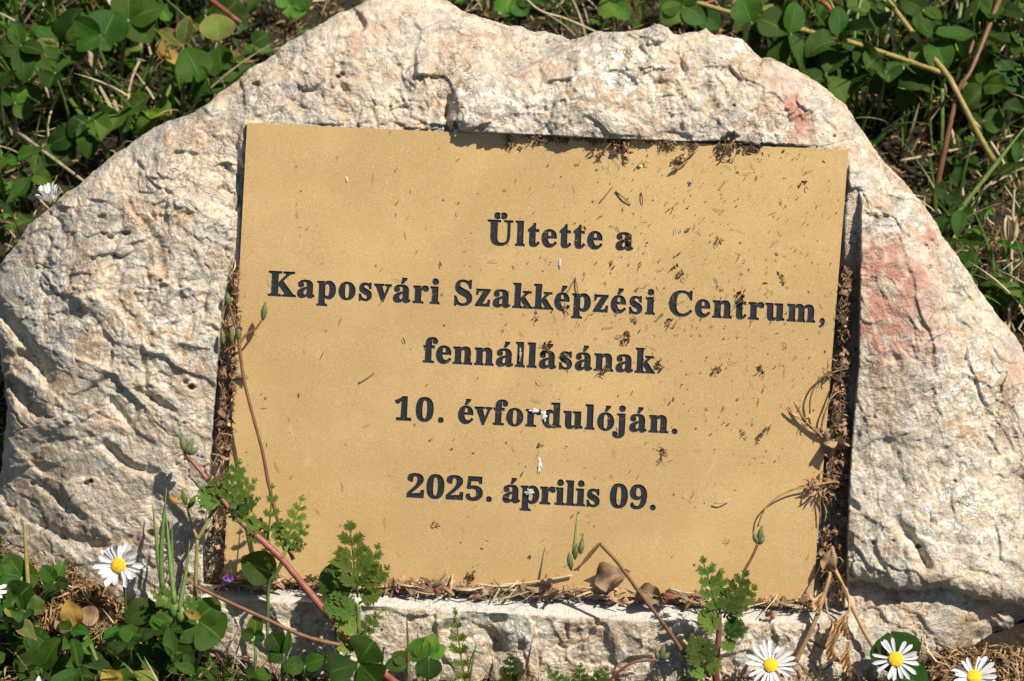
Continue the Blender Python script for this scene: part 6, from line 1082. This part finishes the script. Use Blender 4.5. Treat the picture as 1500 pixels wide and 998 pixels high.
dried('dried_weed', 'dark dried weed tuft under the overhang above the plaque, left one',
    [([(905, 196, 2), (898, 206, 8), (880, 226, 8)], [1.6, 1.2])], [(880, 222, 5, 11, 10), (912, 216, 5, 14, 16), (900, 206, 4, 13, 10), (868, 218, 3, 7, 5), (916, 230, 4, 8, 6)])
dried('dried_weed', 'short dried weed tuft under the notch in the overhang above the plaque',
    [([(1076, 205, 4), (1068, 216, 8), (1060, 226, 7)], [1.8, 1.4])], [(1062, 218, 5, 13, 12), (1058, 230, 4, 7, 6), (1080, 214, 4, 10, 8)])
dried('dried_weed', 'thin stalk ending in a dark tuft below the overhang, between the two larger tufts',
    [([(1025, 214, 3), (1016, 224, 6), (1003, 233, 5)], [1.5, 1.2])], [(998, 238, 4, 12, 14), (988, 234, 3, 6, 4)])
dried('dried_weed', 'small dark tuft hanging below the left part of the overhang', [([(755, 203, 2), (752, 210, 4), (748, 216, 3)], [1, .8])], [(748, 212, 3, 9, 9), (762, 214, 2, 5, 3)])
scrap('dried_tuft', 942, 240, zz(240, 2), 10, 'wispy grey stalk bit below the overhang above the plaque', 4, 'straw')

# bits stuck on the plaque
def bits():
    L = [(600, 0)]
    for i, (x, y, r, n, mm, lab) in enumerate([
        (992, 394, 10, 5, 'moss', 'dark seed husk stuck above the word Szakképzési'), (1001, 403, 8, 4, 'speck', 'black tip of the seed husk on the plaque'), (900, 386, 7, 4, 'moss', 'brown crumb under the first line of the lettering'), (938, 386, 5, 3, 'speck', 'small black crumb right of the brown one under the first line'),
        (978, 470, 9, 6, 'moss', 'brown husk hanging below the capital C of the second line'), (931, 468, 8, 5, 'dry_leaf', 'pinkish scrap below the end of Szakképzési'), (918, 494, 14, 9, 'speck', 'curled black rootlet above the end of the third line'), (800, 508, 11, 8, 'speck', 'black twiggy bit above the third line'), (830, 450, 9, 7, 'dry_leaf', 'frayed straw scrap on the first accented e'),
        (968, 533, 10, 8, 'moss', 'greenish moss scrap after the third line'), (970, 661, 9, 8, 'moss', 'fluffy grey seed right below the fourth line'), (968, 676, 5, 4, 'speck', 'brown crumb under the fluffy seed'), (1115, 543, 9, 6, 'speck', 'row of black crumbs right of the third line'), (1085, 436, 12, 8, 'moss', 'brown fibrous bit over the n of Centrum'),
        (1146, 410, 8, 6, 'dry_leaf', 'curled grey brown scrap above the last word of the second line'), (792, 652, 6, 4, 'speck', 'brown dropping below the fourth line'), (828, 522, 8, 6, 'speck', 'black crumb on the last accented letters of the third line'), (885, 545, 10, 7, 'speck', 'dark fibres under the third line'), (920, 350, 9, 6, 'moss', 'tan scrap on the letter a of the first line'),
        (1052, 352, 9, 6, 'speck', 'wispy dark fibre right of the first line'), (1177, 271, 9, 4, 'speck', 'small dark twig high on the right of the plaque'), (1012, 270, 4, 3, 'speck', 'round dark crumb upper right on the plaque'), (985, 303, 6, 3, 'dry_leaf', 'oval tan seed upper right of the first line'), (1072, 232, 7, 5, 'moss', 'crumb below the notch of the overhang'),
        (1300, 0, 0, 0, '', ''), (778, 817, 5, 4, 'speck', 'dark crumb near the bottom middle of the plaque'), (636, 768, 8, 5, 'dry_leaf', 'pale rootlet below the number 2025'), (1115, 640, 9, 6, 'speck', 'thin dark fibre right of the fourth line'), (1050, 540, 10, 6, 'moss', 'forked dark fibre right of the third line'), (1088, 635, 7, 5, 'dry_leaf', 'grey wisp at the right below the fourth line'), (1124, 628, 9, 5, 'speck', 'dark streaky bit beside the dried weed'), (786, 463, 7, 5, 'moss', 'scrap below the first accented e of the second line'), (690, 845, 12, 12, 'moss', 'brown dried tuft on the bottom edge of the plaque')]):
        if n: scrap('plant_scrap', x, y, zz(y, 1.2), r, lab, n, mm, 'plant scrap', None, .35)
    for x0, y0, x1, y1, r, lab in [(879, 296, 898, 272, 1.1, 'left leg of the pale stalk pair above the first line'), (902, 280, 924, 300, 1.3, 'right leg of the pale stalk pair above the first line'), (526, 561, 549, 546, 1.2, 'thin grey twig on the left half of the plaque'), (829, 431, 843, 406, 1.2, 'brown stalk bit over the second line, leaning right'), (843, 406, 846, 432, 1.2, 'brown stalk bit over the second line, hanging down'), (939, 282, 941, 300, .9, 'short dark hair like fibre right of the stalk pair')]:
        strand('stalk_bit', [(x0, y0, zz(y0, 1.5)), ((x0 + x1) / 2 + 1, (y0 + y1) / 2, zz(y0, 3)), (x1, y1, zz(y1, 1.5))], [r, r * .6], 'dry_leaf' if r > 1 else 'speck', lab, 'stalk')
    # chalky droppings
    for (x, y, rx, ry, lab) in [(797, 609, 4, 8, 'chalky white spot on the d of the fourth line'), (776, 721, 6, 5, 'chalky white spot on the p of the last line'), (790, 680, 3, 13, 'white and dark streak above the last line'), (820, 386, 1.8, 8, 'small white smear above the second line'), (783, 602, 6, 3, 'thin white smear over the r of the fourth line'), (762, 520, 1.6, 9, 'white fibre on the double l of the third line'), (508, 264, 1.2, 5, 'faint white smear high on the left of the plaque')]:
        mb = MB(); n = 22; th = np.linspace(0, 2 * math.pi, n + 1)[:-1]; rr = 1 + .38 * rng.normal(0, 1, n) * .6; z0 = zz(y, .5)
        ring = [at(x + rx * r_ * math.cos(t_), y + ry * r_ * math.sin(t_), z0) for t_, r_ in zip(th, rr)]; ring2 = [at(x + rx * .6 * r_ * math.cos(t_), y + ry * .6 * r_ * math.sin(t_), z0 + R(.5, 1.8)) for t_, r_ in zip(th, rr)]
        mb.add(ring + ring2 + [at(x, y, z0 + 1)], [(i, i + n, (i + 1) % n + n, (i + 1) % n) for i in range(n)] + [(i + n, 2 * n, (i + 1) % n + n) for i in range(n)]); tag(mb.build('white_spot', M['lime'], None, at(x, y, z0)), lab, 'spot')
    # countless crumbs and fibres
    k = 3000; x = rng.uniform(340, 1240, k); y = rng.uniform(185, 880, k); p = .06 + .85 * np.exp(-((x - 1030) / 230) ** 2 - ((y - 400) / 200) ** 2) + .35 * np.exp(-((x - 1130) / 120) ** 2 - ((y - 600) / 170) ** 2) + .25 * np.exp(-((x - 740) / 90) ** 2 - ((y - 700) / 120) ** 2) + .55 * np.exp(-((y - 215) / 16) ** 2) * (x > 740)
    s1 = rng.uniform(0, 1, k) < p; x = x[s1]; y = y[s1]; k = len(x)
    for _ in range(2):
        ins_ = inside(x, y, PL); x = x[ins_]; y = y[ins_]
    k = len(x); P = at(x, y, W0(y) + .7 + rng.uniform(0, 1, k) ** 2 * 2.4); d = rng.normal(0, 1, (k, 2)); d /= np.linalg.norm(d, axis=1)[:, None]; dirs = d[:, :1] * U + d[:, 1:] * V + rng.uniform(-.35, .5, (k, 1)) * W
    ups = np.tile(W, (k, 1)) + rng.normal(0, .5, (k, 3)); L = np.clip(rng.lognormal(1.0, .6, k), 1.2, 13) * S; wd = np.clip(rng.lognormal(.2, .5, k), .6, 4.5) * S; wd = np.minimum(wd, L * .8)
    ribbons('plant_crumbs', P, dirs, ups, L, wd, rng.uniform(0, .5, k), M['speck'], 'tiny dark plant crumbs scattered over the gold plaque, thickest at upper right')
    k = 150; x = np.concatenate([rng.normal(1060, 120, k // 2), rng.uniform(380, 1200, k // 2)]); y = np.concatenate([rng.normal(400, 150, k // 2), rng.uniform(220, 850, k // 2)]); q = inside(x, y, PL); x = x[q]; y = y[q]; k = len(x)
    d = rng.normal(0, 1, (k, 2)); d /= np.linalg.norm(d, axis=1)[:, None]; dirs = d[:, :1] * U + d[:, 1:] * V
    ribbons('fine_fibres', at(x, y, W0(y) + 1.0), dirs, np.tile(W, (k, 1)), rng.uniform(5, 17, k) * S, rng.uniform(.45, .9, k) * S, rng.uniform(.05, .4, k), M['moss'], 'fine hair like plant fibres stuck to the gold plaque', 5)
bits()
def gaps():
    def fill_gap(name, n, fx, label, L=(6, 26), wd=(.8, 2.6), m_='moss', h=(0, 16), dirb=None):
        x, y, hh = fx(n); P = at(x, y, W0(y) + hh); d = rdir(n)
        if dirb is not None: d = d + dirb * rng.uniform(0, 1.6, (n, 1)); d /= np.linalg.norm(d, axis=1)[:, None]
        ribbons(name, P, d, rdir(n), rng.uniform(*L, n) * S, rng.uniform(*wd, n) * S, rng.uniform(.1, .9, n), M[m_], label, 3)
    LX = ([400, 450, 500, 560, 610, 660, 720, 780, 860], [340, 335, 328, 326, 322, 318, 314, 308, 304], [348, 346, 344, 342, 338, 337, 333, 330, 330])
    def left(n):
        y = np.concatenate([rng.uniform(385, 860, n // 2), rng.normal(560, 60, n - n // 2)]); y = np.clip(y, 380, 865); a = np.interp(y, LX[0], LX[1]); b = np.interp(y, LX[0], LX[2]) + 3; return rng.uniform(a, b), y, rng.uniform(-22, 6, n)
    def right(n):
        y = np.concatenate([rng.uniform(400, 880, n // 2), rng.normal(600, 110, n - n // 2)]); y = np.clip(y, 395, 885); a = 1236 - (y - 400) * .077; b = np.interp(y, [400, 640, 880], [1247, 1240, 1236]); return rng.uniform(a - 2, b), y, rng.uniform(-22, 3, n)
    def bottom(n):
        x = rng.uniform(325, 1200, n); e = np.interp(x, [327, 1190], [849, 886]); den = .6 + .9 * (fbm(x / 60, x * 0 + 3, 3, 9) + .2); y = e + rng.uniform(-9, 8, n) * den - 1; return x, y, rng.uniform(-16, 8, n)
    def top(n):
        x = rng.uniform(735, 1130, n); e = np.interp(x, [670, 1110], [194, 214]); return x, e + np.abs(rng.normal(0, 5, n)), rng.uniform(0, 6, n)
    def patchy(fx, sc_, th, seed):
        def g(n):
            x, y, h = fx(n * 3); q = fbm(x / sc_, y / sc_, 3, seed) + rng.uniform(-.25, .25, len(x)) > th; x, y, h = x[q][:n], y[q][:n], h[q][:n]; return x, y, h
        return g
    def run(name, n, fx, label, L, wd, m_, dirb=None, flat=1.0):
        x, y, hh = fx(n); n = len(x); P = at(x, y, W0(y) + hh); d = rdir(n)
        if dirb is not None: d = d + dirb * rng.uniform(0, 1.8, (n, 1)) * np.sign(rng.normal(0, 1, (n, 1))); d /= np.linalg.norm(d, axis=1)[:, None]
        ribbons(name, P, d, rdir(n) * (1 - flat * .6) + W * flat, rng.uniform(*L, n) * S, rng.uniform(*wd, n) * S, rng.uniform(.1, .9, n), M[m_], label, 3)
    run('gap_moss', 1500, patchy(left, 30, .08, 201), 'brown dry moss and rootlets packed in the gap left of the plaque', (5, 20), (.5, 1.8), 'moss', V * .6)
    run('gap_bark', 420, patchy(left, 40, .12, 202), 'bark chips and leaf scraps wedged in the gap left of the plaque', (6, 20), (3, 9), 'chip', V)
    run('gap_straw', 60, left, 'pale straw slivers in the gap left of the plaque', (12, 34), (1, 2.6), 'straw', V)
    run('gap_moss', 1500, patchy(right, 26, -.05, 203), 'dark dry moss and rootlets packed in the gap right of the plaque', (5, 20), (.7, 2), 'moss', V * .5)
    run('gap_bark', 420, patchy(right, 44, .12, 204), 'bark chips and leaf scraps wedged in the gap right of the plaque', (6, 20), (3, 10), 'chip', V * .6)
    run('gap_straw', 70, right, 'pale straw slivers in the gap right of the plaque', (10, 30), (.8, 2.2), 'straw', V)
    run('bottom_debris', 900, patchy(bottom, 46, .08, 205), 'fine brown debris lying along the bottom edge of the plaque', (5, 22), (.8, 2.4), 'litter', U)
    run('bottom_bark', 480, patchy(bottom, 52, .10, 206), 'bark chips and dead leaf scraps along the bottom edge of the plaque', (10, 34), (3.5, 10), 'chip', U * 1.4)
    run('bottom_straws', 150, patchy(bottom, 50, -.1, 207), 'pale dry straw pieces mixed in the debris under the plaque', (16, 60), (1.4, 4), 'straw', U * 2.2)
    run('overhang_debris', 520, patchy(top, 30, .05, 208), 'dark dry crumbs hanging under the stone overhang above the plaque', (3, 12), (.7, 2.6), 'moss')
    def foot(n):
        x = np.concatenate([rng.uniform(20, 290, n * 7 // 8), rng.uniform(1360, 1510, n - n * 7 // 8)]); y = np.concatenate([860 + rng.uniform(0, 70, n * 7 // 8) + (rng.uniform(0, 1, n * 7 // 8)) * 40, rng.uniform(962, 1010, n - n * 7 // 8)])
        return x, y, 0
    n = 3600; x, y, _ = foot(n); P = over(x, y, 0.0); P[:, 2] = gz(P[:, 0], P[:, 1]) + rng.uniform(0, 22, n) * S
    ribbons('foot_litter', P, rdir(n, .5), rdir(n), rng.uniform(8, 40, n) * S, rng.uniform(1, 4.6, n) * S, rng.uniform(.1, .8, n), M['litter'], 'brown grassy litter heaped against the foot of the boulder')
gaps()

def pebble():
    c = at(181, 364, surf(181, 364) - 2); mb = MB(); n = 14; vs = []
    for i in range(7):
        for j in range(n):
            th = math.pi * (i + .5) / 7; ph = 2 * math.pi * j / n; r = 13 * (1 + .16 * math.sin(3 * ph + 1) + .12 * math.cos(2 * ph + i)); f = .75 if i < 3 else 1
            vs.append(c + vec(math.cos(ph) * math.sin(th) * r * 1.15, math.sin(ph) * math.sin(th) * r * .85, math.cos(th) * 8 * f))
    mb.add(vs, [(i * n + j, (i + 1) * n + j, (i + 1) * n + (j + 1) % n, i * n + (j + 1) % n) for i in range(6) for j in range(n)] + [tuple(range(n)), tuple(range(6 * n, 7 * n))[::-1]])
    tag(mb.build('pebble', M['stone'], None, c), 'small angular pebble lodged in a hollow at the upper left of the boulder', 'pebble')
pebble()
